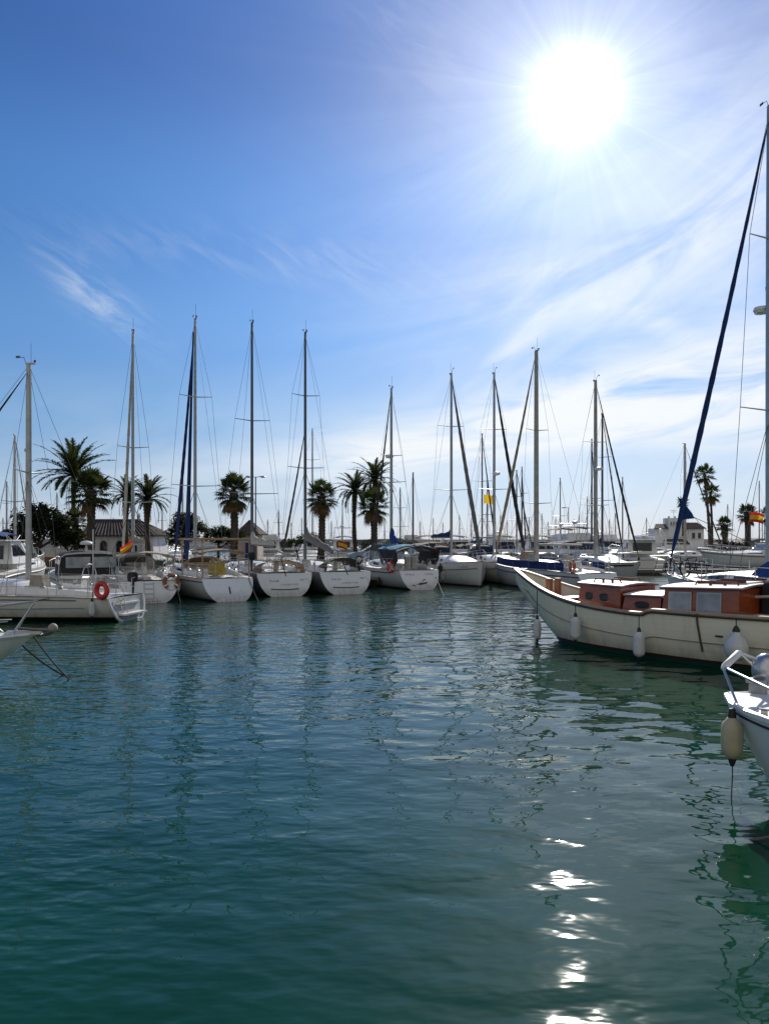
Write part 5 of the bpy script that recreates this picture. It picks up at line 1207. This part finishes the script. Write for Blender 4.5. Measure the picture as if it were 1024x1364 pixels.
MB().box((xat(327, YK) - cx - .1, -.05, ze - .5), (1.0, .05, .4)).build('sign_board', pm('sign board', (.55, .52, .46), .6), H2, smooth=False)
strokes(H2, 'sign_lettering', pm('grey lettering', (.12, .13, .14), .6), (xat(327, YK) - cx - .1, -.085, ze - .5), (1, 0, 0), (0, 0, 1), .8, .13, 7, 77)
# villa with a square tower on the far pier
YV = 132.0; zv = 1.0; cx = xat(907, YV); V = thing('villa', 'white villa with a square battlemented tower and tiled wings on the far pier', 'villa', (cx, YV, zv)); X_ = lambda px: xat(px, YV) - cx; Zv = lambda py: zat(py, YV) - zv
tw0, tw1 = X_(890), X_(908); tz = Zv(690); MB().box(((tw0 + tw1) / 2, 1.3, tz / 2), (tw1 - tw0, 2.6, tz)).build('tower', PLASTER, V, smooth=False)
for x in (tw0 + .15, (tw0 + tw1) / 2, tw1 - .15): MB().box((x, .15, tz + .15), (.3, .3, .32)).build('battlement', PLASTER, V, smooth=False)
for k in (-.45, 0, .45): window_at(V, ((tw0 + tw1) / 2 - .25 + k, 0, tz - 1.25), .25, .5, True, bars=False)
window_at(V, (tw0 + .1 - .7, 0.05, 1.5), .5, .7, False, bars=False)
wz = Zv(704); MB().box(((X_(871) + tw0) / 2, 1.6, wz / 2), (tw0 - X_(871), 2.8, wz)).build('wing', PLASTER, V, smooth=False); MB().box(((tw1 + X_(938)) / 2, 1.6, wz / 2), (X_(938) - tw1, 2.8, wz)).build('wing', PLASTER, V, smooth=False)
hz = Zv(698); tile_slope(V, 'roof', (X_(870), -.3, wz), (tw0 - .01, -.3, wz), (tw0 - .01, 1.6, hz), (X_(877), 1.6, hz), .3, .07); tile_slope(V, 'roof', (tw1 + .01, -.3, wz), (X_(940), -.3, wz), (X_(934), 1.6, hz + .25), (tw1 + .01, 1.6, hz + .25), .3, .07); tile_slope(V, 'roof', (X_(940), 3.3, wz), (tw0, 3.3, wz), (tw0, 1.6, hz), (X_(934), 1.6, hz), .3, .07)
for px in (924, 932): window_at(V, (X_(px), .2, 1.9), .6, 1.0, False, bars=False)
rods(V, 'aerial', ALUDK, [[(tw0 + 1.4, 1.2, tz), (tw0 + 1.4, 1.2, tz + 1.5)], [(tw0 + .8, 1.2, tz + 1.4), (tw0 + 2.0, 1.2, tz + 1.4)], [(tw0 + .9, 1.2, tz + 1.1), (tw0 + 1.9, 1.2, tz + 1.1)]], .03, 4)
pier = MB(); wall('long white harbour wall with short pillars in front of the villa', (xat(848, 127), 127.4), (xat(905, 127), 127.4), 1.0, 1.0, .3, PLASTER)

# ------------------------------------------------------------------ trees and palms
BARK = pm('tree bark', (.045, .035, .028), .95, var=.3, bump=.03, bs=8); PALMB = pm('palm trunk', (.075, .055, .04), .95, var=.35, vs=5, bump=.05, bs=9)
FR1 = leafmat('date palm frond', (.022, .034, .016), (.045, .055, .022), .25); FR2 = leafmat('fan palm leaf', (.022, .040, .015), (.048, .068, .024), .25); DEAD = leafmat('dead palm frond', (.12, .075, .035), (.17, .11, .05), .2)
LF = leafmat('dark evergreen leaf', (.011, .019, .009), (.027, .038, .017), .2); LF2 = leafmat('bush leaf', (.022, .036, .014), (.05, .065, .025), .2)
def trunk_mesh(base, top, r0, r1, bend=.3, boot=0.0, seed=0, rough=.05):
    r_ = random.Random(seed); pts = []; rs = []; n = 40; hgt = (top - base).length
    for i in range(n + 1):
        q = i / n; p = base.lerp(top, q) + Vector((bend * math.sin(math.pi * q), 0, 0)); r = r0 * (1 - q) + r1 * q + r0 * .35 * math.exp(-q * 14)
        if boot: r += boot * math.exp(-((1 - q) * hgt / 1.2) ** 2) * (1 if i % 2 else .8)
        pts.append(p); rs.append(r * (1 + rough * (1 if i % 2 else -1)))
    return MB().tube(pts, rs, 10)
def date_palm(label, base, crown, rad, n=40, seed=0, group=None, r0=.2, droop=1.0, boot=.18):
    r_ = random.Random(seed); t = thing('palm_tree', label, 'palm tree', base, 0, group); c = Vector(crown) - Vector(base)
    trunk_mesh(Vector((0, 0, 0)), c, r0, r0 * .8, -.15, boot, seed, .06).build('trunk', PALMB, t)
    B_ = MB(); dead = MB()
    for i in range(n):
        a = 2.39996 * i + r_.uniform(-.2, .2); q = (i + .5) / n; el = R(82 - 95 * q + r_.uniform(-8, 8)); ln = rad * 1.14 * r_.uniform(.9, 1.12) * (.8 + .2 * math.sin(math.pi * min(1, q + .15)))
        d = Vector((math.cos(a), math.sin(a), 0)); m = 16; pts = []; p = c.copy(); th = el
        for k in range(m + 1):
            pts.append(p.copy()); th = el - droop * R(62) * (k / m) ** 1.4 * (1.15 - .4 * math.sin(max(el, 0))); p = p + (d * math.cos(th) + Vector((0, 0, math.sin(th)))) * ln / m
        B_.tube(pts, [.035 * (1 - .85 * k / m) for k in range(m + 1)], 4, caps=False)
        side = d.cross(Vector((0, 0, 1))); nl = 46
        for k in range(3, nl + 1):
            f = k / nl * m; i0 = min(m - 1, int(f)); p = pts[i0].lerp(pts[i0 + 1], f - i0); tg = (pts[i0 + 1] - pts[i0]).normalized(); up = side.cross(tg).normalized()
            ll = rad * .17 * (math.sin(math.pi * min(1, .12 + .86 * k / nl)) ** .6) * r_.uniform(.85, 1.1)
            for sg in (1, -1):
                v = (side * sg * .72 + tg * .72 + up * r_.uniform(-.05, .35) + Vector((0, 0, -.12))).normalized(); w = tg * .05 * rad / 2.5
                B_.add([p - w, p + w, p + v * ll], [(0, 1, 2)])
    B_.build('crown', FR1, t, smooth=False)
    for i in range(8):
        a = r_.uniform(0, 6.28); d = Vector((math.cos(a), math.sin(a), 0)); pts = [c + d * .1, c + d * .5 * rad * .6 + Vector((0, 0, -.1 * rad)), c + d * rad * .42 + Vector((0, 0, -.5 * rad)), c + d * rad * .4 + Vector((0, 0, -.85 * rad))]
        dead.tube(pts, .02, 4, caps=False); sd = d.cross(Vector((0, 0, 1)))
        for k in range(24):
            q = .3 + .7 * k / 24; f = q * 3; j = min(2, int(f)); p = pts[j].lerp(pts[j + 1], f - j); v = sd * r_.choice((1, -1)) * .1 + Vector((0, 0, -.22)); dead.add([p - Vector((0, 0, .02)), p + Vector((0, 0, .02)), p + v * rad * .6], [(0, 1, 2)])
    dead.build('dead_fronds', DEAD, t, smooth=False)
    return t
def fan_palm(label, base, crown, rad, n=40, seed=0, group=None, r0=.27, skirt=1.0, boot=.16, r1k=.75):
    r_ = random.Random(seed); t = thing('palm_tree', label, 'palm tree', base, 0, group); c = Vector(crown) - Vector(base)
    r0 *= .82; trunk_mesh(Vector((0, 0, 0)), c, r0, r0 * r1k, .08, boot, seed, .08).build('trunk', PALMB, t)
    B_ = MB(); D_ = MB()
    def leaf(M_, a, el, ln, fr, dr):
        d = Vector((math.cos(a) * math.cos(el), math.sin(a) * math.cos(el), math.sin(el))); hub = c + d * ln + Vector((0, 0, -dr * ln * .25)); M_.tube([c + d * .05, c + d * ln * .55, hub], [.02, .016, .012], 3, caps=False)
        side = d.cross(Vector((0, 0, 1))); side = side.normalized() if side.length > .05 else Vector((1, 0, 0)); up = side.cross(d).normalized(); ns = 15
        for k in range(ns):
            b0 = R(-118 + 236 * (k + .5) / ns); v = (d * math.cos(b0) + side * math.sin(b0) + up * .18 * math.cos(b0)).normalized(); l2 = fr * (1 - .25 * abs(b0) / 2) * r_.uniform(.88, 1.08); tip = hub + v * l2 + Vector((0, 0, -dr * .38 * l2)); mid = hub + v * l2 * .55 + Vector((0, 0, -dr * .05 * l2)); w = v.cross(up).normalized() * l2 * .085
            M_.add([hub, mid - w, tip, mid + w], [(0, 1, 2, 3)])
    n = int(n * .9)
    for i in range(n):
        q = (i + .5) / n; leaf(B_, 2.39996 * i + r_.uniform(-.25, .25), math.asin(max(-1, min(1, 1 - 1.5 * q))) + R(r_.uniform(-9, 9)), rad * r_.uniform(.48, .66), rad * .5, .35 + .8 * q)
    B_.build('crown', FR2, t, smooth=False)
    for i in range(int(13 * skirt)): leaf(D_, r_.uniform(0, 6.28), R(r_.uniform(-68, -28)), rad * r_.uniform(.4, .62), rad * .42, 1.6)
    D_.build('dead_fronds', DEAD, t, smooth=False)
    return t
def tree(label, base, blobs, trunk_h, r0=.22, n=2600, seed=0, leaf=.26, mat=None, group=None, cat='tree', name='broadleaf_tree', fill=.55):
    """blobs: (dx, dy, z, rx, rz) leaf masses relative to the base"""
    r_ = random.Random(seed); t = thing(name, label, cat, base, 0, group); T = MB()
    fork = Vector((r_.uniform(-.15, .15), 0, trunk_h))
    T.tube([(0, 0, -.05), (.06, 0, trunk_h * .5), fork], [r0 * 1.25, r0, r0 * .85], 8)
    B_ = MB(); tot = sum(b_[3] ** 2 * b_[4] for b_ in blobs)
    for (dx, dy, z, rx, rz) in blobs:
        ce = Vector((dx, dy, z)); T.tube([fork - Vector((0, 0, .1)), fork.lerp(ce, .5) + Vector((r_.uniform(-.2, .2), 0, r_.uniform(-.1, .2))), ce], [r0 * .6, r0 * .38, r0 * .15], 6)
        subs = []
        for k in range(26):
            a, u = r_.uniform(0, 6.28), r_.uniform(-1, 1); rr = r_.random() ** .4; s_ = math.sqrt(1 - u * u)
            p = ce + Vector((rx * rr * s_ * math.cos(a), rx * rr * s_ * math.sin(a), rz * rr * u)); subs.append((p, r_.uniform(.22, .42) * min(rx, rz)))
            if k < 12: T.tube([ce, ce.lerp(p, .6) + Vector((0, 0, .05)), p], [r0 * .14, r0 * .09, .012], 4, caps=False)
        for i in range(int(n * rx * rx * rz / tot)):
            p, sr = r_.choice(subs); v = Vector((r_.gauss(0, 1), r_.gauss(0, 1), r_.gauss(0, .9))) * sr * fill; q = p + v
            a = Vector((r_.uniform(-1, 1), r_.uniform(-1, 1), r_.uniform(-.6, .6))).normalized(); b2 = a.orthogonal().normalized(); b2 = Matrix.Rotation(r_.uniform(0, 6.28), 3, a) @ b2; l_ = leaf * r_.uniform(.6, 1.2)
            B_.add([q - a * l_ * .5, q + b2 * l_ * .24, q + a * l_ * .5, q - b2 * l_ * .24], [(0, 1, 2, 3)])
    T.build('trunk', BARK, t); B_.build('crown', mat or LF, t, smooth=False)
    return t
GP = 'palms on the quay'; zg = .92
def base_at(px, Y, z=zg): return (xat(px, Y), Y, z)
def crown_at(px, py, Y): return tuple(at(px, py, Y))
date_palm('tallest date palm on the left, its wide crown leaning over a fan palm', base_at(103, 65), crown_at(98, 634, 65), 3.35, 44, 1, GP, .2, .95, .05)
fan_palm('thick-trunked fan palm in front of the white house\'s left end', base_at(119, 59), crown_at(121, 652, 59), 2.0, 54, 2, GP, .42, .5, .2, .8)
date_palm('slim date palm left of the bare mast in front of the white house', base_at(171, 63), crown_at(169, 660, 63), 2.0, 34, 3, GP, .22, 1.15, .2)
date_palm('date palm right of the bare mast at the white house\'s right end', base_at(199, 64), crown_at(197, 665, 64), 2.3, 40, 4, GP, .24, 1.0, .22)
fan_palm('fan palm with a brown skirt standing before the pink kiosk', base_at(311, 60), crown_at(311, 654, 60), 1.75, 52, 5, GP, .42, 1.6, .06, .8)
fan_palm('fan palm between the dark masts, right of the grey boom cover', base_at(427, 61), crown_at(428, 660, 61), 1.55, 46, 6, GP, .38, 1.3, .14, .8)
date_palm('thin date palm left of the paired palms near the middle', base_at(475, 63), crown_at(473, 655, 63), 2.1, 38, 7, GP, .2, 1.25, .08)
date_palm('taller palm of the touching pair near the middle', base_at(500, 68, .92), crown_at(499, 640, 68), 2.3, 38, 8, GP, .2, 1.15, .05)
fan_palm('shorter palm of the touching pair, with hanging brown leaves', base_at(497, 60, .92), crown_at(497, 670, 60), 1.6, 44, 9, GP, .36, 1.5, .1, .85)
fan_palm('small fan palm half hidden beside the trunk of the tallest palm', base_at(101, 61.5), crown_at(101, 692, 61.5), 1.25, 30, 10, GP, .2, .3, .1)
GQ = 'palms on the far quay'
fan_palm('tall thin palm with the highest crown beside the far trawler yacht', base_at(946, 96, 1.05), crown_at(938, 631, 96), 1.55, 38, 11, GQ, .26, .6, .05, .6)
fan_palm('tall thin palm leaning beside the highest one, slightly shorter', base_at(948, 98, 1.05), crown_at(946, 656, 98), 1.5, 34, 12, GQ, .24, 1.0, .05, .6)
fan_palm('short stout palm beside the round bushes on the far quay', base_at(964, 94, 1.05), crown_at(964, 699, 94), 1.3, 36, 13, GQ, .36, .4, .2, .85)
fan_palm('thick-trunked palm right of the round bushes on the far quay', base_at(995, 93, 1.05), crown_at(995, 683, 93), 1.45, 46, 14, GQ, .46, .7, .1, .85)
fan_palm('palm cut by the right edge of the photo', base_at(1027, 92, 1.05), crown_at(1026, 684, 92), 1.5, 40, 15, GQ, .36, .7, .1, .8)
fan_palm('small distant palm crown behind the long blue furled sail', base_at(909, 110, 1.05), crown_at(909, 668, 110), 1.1, 26, 16, GQ, .2, .4, .05)
tree('large dark evergreen tree at the far left, behind the broadside yacht', base_at(52, 60), [(-1.0, 0, 2.9, 1.6, 1.2), (.9, .2, 3.1, 1.6, 1.3), (2.2, 0, 2.3, 1.3, 1.0), (-.1, .3, 3.9, 1.3, .9), (-2.1, 0, 2.1, 1.1, .8)], 1.2, .2, 13000, 21, .26)
tree('dark evergreen between the large left tree and the fan palm', base_at(90, 62), [(-.4, 0, 2.1, 1.0, .9), (.7, 0, 1.7, 1.0, .8)], .9, .14, 4200, 22, .24)
tree('airy evergreen behind the two blue furled sails', base_at(245, 60), [(-.5, 0, 2.5, 1.0, 1.0), (.6, 0, 2.6, 1.0, 1.0), (0, 0, 3.4, .9, .8), (-.9, 0, 1.8, .6, .5)], 1.3, .13, 5200, 23, .21, fill=.6)
tree('low evergreen left of the palm before the pink kiosk', base_at(290, 62), [(-.3, 0, 2.3, .9, .9), (.6, 0, 2.2, .8, .8), (1.6, .0, 2.2, .6, .6)], 1.2, .12, 3600, 24, .21)
tree('low sparse tree above the far white cruiser, beside a furled sail', base_at(396, 62), [(-.8, 0, 1.6, .6, .45), (.2, 0, 1.7, .7, .5), (1.0, 0, 1.9, .6, .5)], .8, .09, 1100, 25, .2, LF2)
tree('bush at the foot of the paired palms', base_at(487, 62), [(-.2, 0, .9, .8, .8), (.3, 0, 1.5, .5, .4)], .4, .07, 1000, 26, .2, LF2, None, 'bush', 'bush')
tree('flowering dark bush right of the paired palms', (xat(524, 58), 58.5, .3), [(-.3, 0, 1.8, .7, .7), (.5, 0, 1.9, .7, .7)], .8, .08, 1100, 27, .2, LF2, None, 'bush', 'bush')
tree('round clipped bush left of the stout palm on the far quay', base_at(961, 90, 1.05), [(0, 0, .85, .95, .8)], .3, .07, 1100, 28, .2, LF, None, 'bush', 'bush', .5)
tree('wide dark bush between the two far-quay palms', base_at(980, 90, 1.05), [(-.5, 0, .85, .95, .8), (.8, 0, .8, .9, .75)], .3, .07, 1700, 29, .2, LF, None, 'bush', 'bush', .5)
HEDGE = tree('low green hedge in front of the white house', base_at(152, 57), [(-1.6, 0, .25, .9, .4), (0, 0, .3, 1.0, .45), (1.5, 0, .25, .9, .4)], .1, .04, 2000, 30, .16, leafmat('bright hedge leaf', (.045, .085, .015), (.08, .13, .025), .3), None, 'hedge', 'hedge')

# ------------------------------------------------------------------ lamps, car, flags, pontoons
def street_lamp(label, px, pyt, Y, z0, heads=2, r=.05):
    zt = zat(pyt, Y); t = thing('street_lamp', label, 'street lamp', (xat(px, Y), Y, z0)); H_ = zt - z0
    MB().tube([(0, 0, 0), (0, 0, H_ * .5), (0, 0, H_)], [r * 1.5, r * 1.1, r], 8).build('pole', ALUDK, t)
    for sd in ((1, -1) if heads == 2 else (-1,)):
        MB().tube([(0, 0, H_ - .05), (sd * .45, 0, H_ + .04)], .03, 6).lathe((sd * .62, 0, H_ - .02), [(.05, .1), (.2, .05), (.24, 0), (.2, -.05), (.05, -.07)], 10).build('lamp_head', pm('lamp housing', (.25, .25, .25), .5), t)
    return t
street_lamp('double-headed street lamp beside the dark mast, right of the kiosk', 340.5, 635, 64, .92, 2)
street_lamp('single-headed lamp post among the far masts, right of centre', 757, 676, 95, .4, 1)
street_lamp('single-headed lamp post near the right edge behind the flag', 1015, 684, 105, 1.05, 1)
def car(label, loc, rz, col, L_=4.2):
    t = thing('parked_car', label, 'car', loc, rz); W_ = 1.7; B_ = MB()
    prof = [(-2.1, .35), (-2.12, .75), (-2.0, .9), (-1.75, .98), (.95, .95), (1.75, .82), (2.08, .68), (2.12, .35)]
    B_.loft([[Vector((x, y, z)) for x, z in prof] for y in (-.85, .85)]); B_.build('body', pm(label[:12] + ' paint', col, .25, .3), t, ang=30)
    g = MB(); cab = [(-1.8, .96), (-1.35, 1.45), (.1, 1.47), (1.0, .95)]; g.loft([[Vector((x, y * (.83 if z < 1 else .68), z)) for x, z in cab] for y in (-1, 1)]); co = g.build('greenhouse', GLASS, t, smooth=False)
    MB().slab([Vector((-1.38, -.69, 1.45)), Vector((.12, -.69, 1.47)), Vector((.12, .69, 1.47)), Vector((-1.38, .69, 1.45))], (0, 0, .03)).build('roof', pm(label[:12] + ' paint', col), t)
    rods(t, 'pillar', pm(label[:12] + ' paint', col), [[(-.45, sd * .83, .97), (-.5, sd * .69, 1.46)] for sd in (1,)], .035); rods(t, 'pillar', pm(label[:12] + ' paint', col), [[(-.45, -.83, .97), (-.5, -.69, 1.46)]], .035)
    for x in (-1.3, 1.3):
        for sd in (1, -1):
            wv = MB(); wv.loft([[Vector((x + r_ * math.cos(v), sd * y, .31 + r_ * math.sin(v))) for v in [2 * math.pi * j / 16 for j in range(16)]] for r_, y in ((.2, .68), (.31, .7), (.31, .86), (.22, .88))]); w_ = wv.build('wheel', RUBBER, t); MB().loft([[Vector((x + r_ * math.cos(v), sd * y, .31 + r_ * math.sin(v))) for v in [2 * math.pi * j / 12 for j in range(12)]] for r_, y in ((.19, .885), (.06, .90))]).build('rim', STEEL, w_)
    for sd in (1, -1):
        MB().box((2.06, sd * .6, .68), (.1, .34, .13)).build('headlight', WHITE, t); MB().box((-2.08, sd * .66, .78), (.08, .26, .16)).build('taillight', REDF, t)
    return t
car('silver blue car parked on the quay beside the thin date palm', (xat(499, 57.5), 57.6, .93), R(188), (.20, .26, .36))
car('dark blue car parked at the far left behind the terracotta wall', (xat(6, 54), 54, .93), R(4), (.01, .015, .05))
flag('small red and yellow flag on the quay, left of the thin date palm', (xat(450, 58), 58, .93), .75, .55, (1, 0, 0), SPAIN, 1.75, .3, .02)
flag('red and yellow flag flying beside the thick palm near the right edge', (xat(998, 90.5), 90.5, 1.05), 1.7, 1.2, (1, -.1, .1), SPAIN, 5.0, .25, .03)
def pontoon(label, a, c, w=1.4, z=.45, name='pontoon'):
    a, c = Vector((*a, 0)), Vector((*c, 0)); d = c - a; ln = d.length; t = thing(name, label, 'pontoon', (a + c) / 2, math.atan2(d.y, d.x))
    MB().box((0, 0, z - .06), (ln, w, .12)).build('deck', woodmat('pontoon planks', (.16, .13, .10), (.24, .20, .16), .8, 1, (8, 1, 1)), t, smooth=False)
    for sd in (1, -1): MB().box((0, sd * (w / 2 + .03), z - .12), (ln, .06, .28)).build('fender_board', pm('grey board', (.12, .11, .10), .8), t, smooth=False)
    n = max(2, int(ln / 4))
    for i in range(n):
        x = -ln / 2 + (i + .5) * ln / n; MB().box((x, 0, z - .35), (1.6, w * .8, .5)).build('float', pm('pontoon float', (.10, .10, .10), .7), t, smooth=False)
    return t
pontoon('short jetty between the brown-hooded yacht and the round-sterned yacht', (xat(490, 43.5), 43.5), (xat(494, 54), 52.5), 1.1, .55, 'jetty')
pontoon('long floating pontoon behind the bow-on yachts', (1.5, 58.0), (30, 58.5), 1.8)
pontoon('floating pontoon in the far basin', (10, 76), (34, 75), 1.8)
# ------------------------------------------------------------------ boats farther off, each its own
def far_yacht(label, px, topy, Y, rz, L_=9.5, hm=None, spr=((.42, .9), (.7, .7)), mat=ALU, jib=None, cover=None, r=.075, radar=False, hood=None, group='far sailing yachts', vane=False, tm=.54, bz=None, jib_r=.07, wire=.0085):
    rz = R(rz); hd = Vector((math.cos(rz), math.sin(rz))); Mv = Vector((xat(px, Y), Y)); c = Mv - hd * ((tm - .5) * L_)
    t = thing('sailing_yacht', label, 'sailing yacht', (c.x, c.y, 0), rz, group); h = Hull(L_, L_ * .32, (1.3, 1.05, .98), stern=.75, rake_b=.8, rake_s=.4); h.loc, h.rz, h.t = (c.x, c.y, 0), rz, t
    h.build(t, hm or HW, TRW, DECK, n=12, m=7); coachroof(t, h, .36, .82, .42, windows=[(.44, .62, .3, .66)]); guard_rails(t, h, posts=5, r=.018)
    mast_rig(t, h, tm, zat(topy, Y), spr, r, mat, jib=jib, jib_r=jib_r, boom=True, cover=cover, radar=zat(radar, Y) if radar else None, vane=vane, wire=wire, boom_z=bz)
    if hood: sprayhood(t, h, .36, hood, hgt=.7, win=False)
    return t, h
DKM = ALUDK; GM = pm('grey painted mast', (.24, .24, .25), .5, .2)
far_yacht('yacht at the far left whose slim pale mast stands left of the broadside yacht\'s mast', 20, 580, 42.5, 100, 8.5, spr=((.5, .7),), hood=BLUE, jib=SAILW, jib_r=.05)
far_yacht('small yacht with a thin bare mast at the extreme left', 9, 642, 86, 80, 8.5, mat=GM, cover=NAVY)
far_yacht('far yacht whose dark mast rises out of the large left tree', 76, 657, 88, 95, 9, mat=DKM)
far_yacht('far yacht whose short mast shows between the white house and the airy tree', 216, 676, 100, 85, 9, mat=GM)
far_yacht('far yacht with a dark mast left of the two blue furled sails', 243, 638, 86, 98, 9.5, mat=DKM, spr=((.55, .8),), cover=NAVY)
far_yacht('far yacht whose mast stands just right of the pink kiosk', 371, 680, 100, 80, 9, mat=DKM)
far_yacht('yacht beyond the quay with a grey mast close beside a taller dark mast', 416, 571, 84.5, 92, 10.5, mat=GM, spr=((.40, 1.1), (.75, .9)))
far_yacht('far yacht with a pale mast between the fan palm and the thin date palm', 456, 667, 96, 95, 9, spr=((.45, .9),), jib=GREYC)
far_yacht('far yacht with a thin mast seen right of the paired palms', 533, 650, 78, 84, 9.5, mat=GM, cover=NAVY)
far_yacht('yacht with a bare black mast right of the radar mast', 550, 630, 66, 97, 9.5, mat=DKM, spr=(), cover=TAN, r=.085)
far_yacht('yacht flying a yellow flag, its mast between the two bow-on yachts', 642, 578, 64, -82, 10, spr=((.35, 1.2), (.62, .9)), mat=GM, jib=DARKC, cover=BLUE, hood=NAVY)
flag('yellow flag hoisted under a spreader between the bow-on yachts\' masts', (xat(644.5, 63.6), 63.6, zat(672, 63.6)), .9, .75, (1, -.1, 0), YFLAG, .85, .2)
far_yacht('far yacht with a thin grey mast right of the yellow flag', 649, 636, 84, -95, 9.5, mat=GM)
far_yacht('yacht with a grey mast just left of a near-black mast, centre right', 688, 627, 70, -80, 9.5, mat=GM, jib=GREYC)
far_yacht('yacht with a near-black mast left of the buff mast', 695, 622, 76, -95, 9.5, mat=DKM, jib=DARKC, cover=NAVY)
far_yacht('far yacht with a pale mast right of the buff mast', 746, 637, 84, -84, 10, spr=((.5, .8),))
far_yacht('far yacht with a short mast beside the single-headed lamp', 740, 690, 118, 90, 9, mat=GM)
far_yacht('far yacht with a short pale mast left of the radar dome mast', 782, 662, 100, 88, 9.5)
far_yacht('yacht with a purple-blue mast left of the radar dome mast', 788, 585, 64, -98, 10, mat=pm('violet mast paint', (.12, .10, .22), .5), jib=GREYC, cover=NAVY, spr=((.5, .9),))
far_yacht('yacht with a bare black mast right of the radar dome mast', 802, 551, 63, -86, 10.2, mat=DKM, jib=DARKC, spr=((.4, 1.0), (.7, .8)), r=.095, cover=BLUE)
far_yacht('far yacht whose grey mast crosses the grey-white yacht\'s dark forestay', 829, 636, 80, -96, 10, mat=GM, spr=())
far_yacht('white yacht lying broadside in the far basin, bow to the right', 912, 591, 80, 4, 9.6, spr=((.42, .9), (.72, .7)), mat=pm('buff mast paint', (.4, .37, .31)), r=.11, jib=DARKC, hm=hullmat('grey white hull', (.52, .52, .51)), radar=686)
far_yacht('far yacht whose thin mast stands above the stout palm', 969, 672, 118, 85, 10, mat=GM, spr=())
far_yacht('far yacht whose mast stands right of the thick far-quay palm', 1011, 641, 112, 92, 10, mat=DKM, spr=())
rr_ = random.Random(77)
# a distant forest of masts in the outer basin, one yacht each
outer = [(4, 690), (37, 688), (150, 690), (228, 690), (356, 692), (388, 696), (402, 690), (441, 694), (470, 692), (512, 690), (560, 694), (577, 690), (590, 696), (612, 686), (628, 690), (634, 697), (667, 686), (676, 694), (705, 690), (722, 684), (729, 695), (764, 692), (772, 686), (812, 692), (820, 684), (838, 696), (862, 690), (1019, 690)]
words = ['left edge of the skyline', 'left of the broadside yacht\'s mast', 'gap above the white house\'s roof', 'gap left of the airy tree', 'gap right of the pink kiosk', 'left of the slanted black sail', 'just left of the two dark masts', 'right of the fan palm in the middle', 'beside the thin date palm', 'right of the paired palms', 'right of the bare black mast', 'far left of the navy boom cover', 'above the navy boom cover', 'right of the navy boom cover\'s mast', 'under the grey furled headsail', 'right of the grey furled headsail', 'right of the second bow-on mast', 'under the black furled headsail', 'left of the buff mast', 'just right of the buff mast', 'between buff mast and pale mast', 'right of the lamp post', 'left of the short pale mast', 'right of the black mast', 'under the dark forestay', 'right of the grey crossing mast', 'left of the villa', 'at the right edge behind the palm']
proto, ph = far_yacht('distant small yacht with a bare mast at the ' + words[0], outer[0][0], outer[0][1], 140, 90, 9, mat=GM, spr=((.55, .8),), group='distant yachts of the outer basin', r=.085, wire=.012)
p_top = zat(outer[0][1], 140)
for (px, py), w_ in list(zip(outer, words))[1:]:
    Y = rr_.uniform(132, 165); c = copy_tree(proto); k = (zat(py, Y)) / p_top
    c.location = (xat(px, Y), Y, 0); c.rotation_euler.z = R(rr_.choice((88, 93, -88, 96))); c.scale = (rr_.uniform(.9, 1.1), 1, k); c['label'] = 'distant small yacht with a bare mast, ' + w_

# motor yachts and cruisers
def my(label, px, Y, rz, **k): return motor_yacht(label, (xat(px, Y), Y, 0), R(rz), group=k.pop('group', 'far motor yachts'), **k)
my('white motor cruiser behind the grass, right of the blue kiosk door', 356, 86, 100, L_=9, B=3.4, fly=True, arch=False)
my('white cruiser behind the sparse low tree', 392, 90, 75, L_=9, B=3.2, fly=False, arch=False)
my('white cruiser behind the quay, left of the fan palm in the middle', 415, 96, 100, L_=10, fly=True)
my('white cruiser with a navy canopy behind the thin date palm', 462, 92, 85, L_=9.5, fly=False, canopy=NAVY)
my('white motor cruiser with a tan canopy behind the navy boom cover', 566, 67, -98, L_=9, fly=False, arch=False, canopy=TAN)
my('white motor cruiser with a blue canopy behind the grey furled headsail', 612, 68, -84, L_=9, fly=False, arch=False, canopy=BLUE)
my('white cruiser far behind the bare black mast', 545, 98, 95, L_=10, fly=True, arch=False)
my('white flybridge cruiser behind the two bow-on yachts', 660, 88, -100, L_=11, B=3.6, fly=True)
my('white cruiser with a dark canopy behind the black furled headsail', 672, 68, -92, L_=9, fly=False, arch=False, canopy=DARKC)
my('white cruiser with a long tan awning behind the buff mast', 762, 74, -85, L_=10, B=3.6, fly=True, canopy=TAN)
my('white cruiser beside the buff mast, level with its spreaders\' foot', 722, 66, -95, L_=9, fly=False, arch=False, canopy=GREYC)
my('flybridge boat with navy canvas beside the radar dome mast', 776, 63.5, -92, L_=9.5, B=3.4, fly=True, canopy=NAVY)
my('white flybridge cruiser right of the bare black mast', 818, 86, -80, L_=10, B=3.6, fly=True)
my('white cruiser stern-to below the crossing forestays', 838, 66, 92, L_=9, B=3.1, fly=False, arch=False)
my('small white cruiser left of the far broadside yacht', 864, 98, 20, L_=10, fly=False, arch=False)
my('white trawler yacht with a tall wheelhouse behind the far broadside yacht', 925, 93, -12, L_=11, B=3.8, fly=False, arch=True, hs=1.25, group=None)
my('low white sports cruiser on the right, bow to the left', 1008, 73, 176, L_=11, B=3.6, fly=False, arch=False, hs=.75, group=None)
my('white flybridge yacht behind the sports cruiser at the right edge', 1016, 79, 172, L_=10, B=3.6, fly=True, arch=True)
my('white cruiser far behind the pale mast, right of centre', 745, 108, 80, L_=11, fly=True, arch=False)
my('white cruiser in the outer basin left of the lamp post', 700, 104, 85, L_=11, fly=True, arch=False)
my('white cruiser in the outer basin right of the grey crossing mast', 845, 112, 100, L_=11, fly=True)
my('white cruiser at the far left behind the yacht with the slim pale mast', 12, 40, 95, L_=8, fly=False, canopy=BLUE, arch=False)
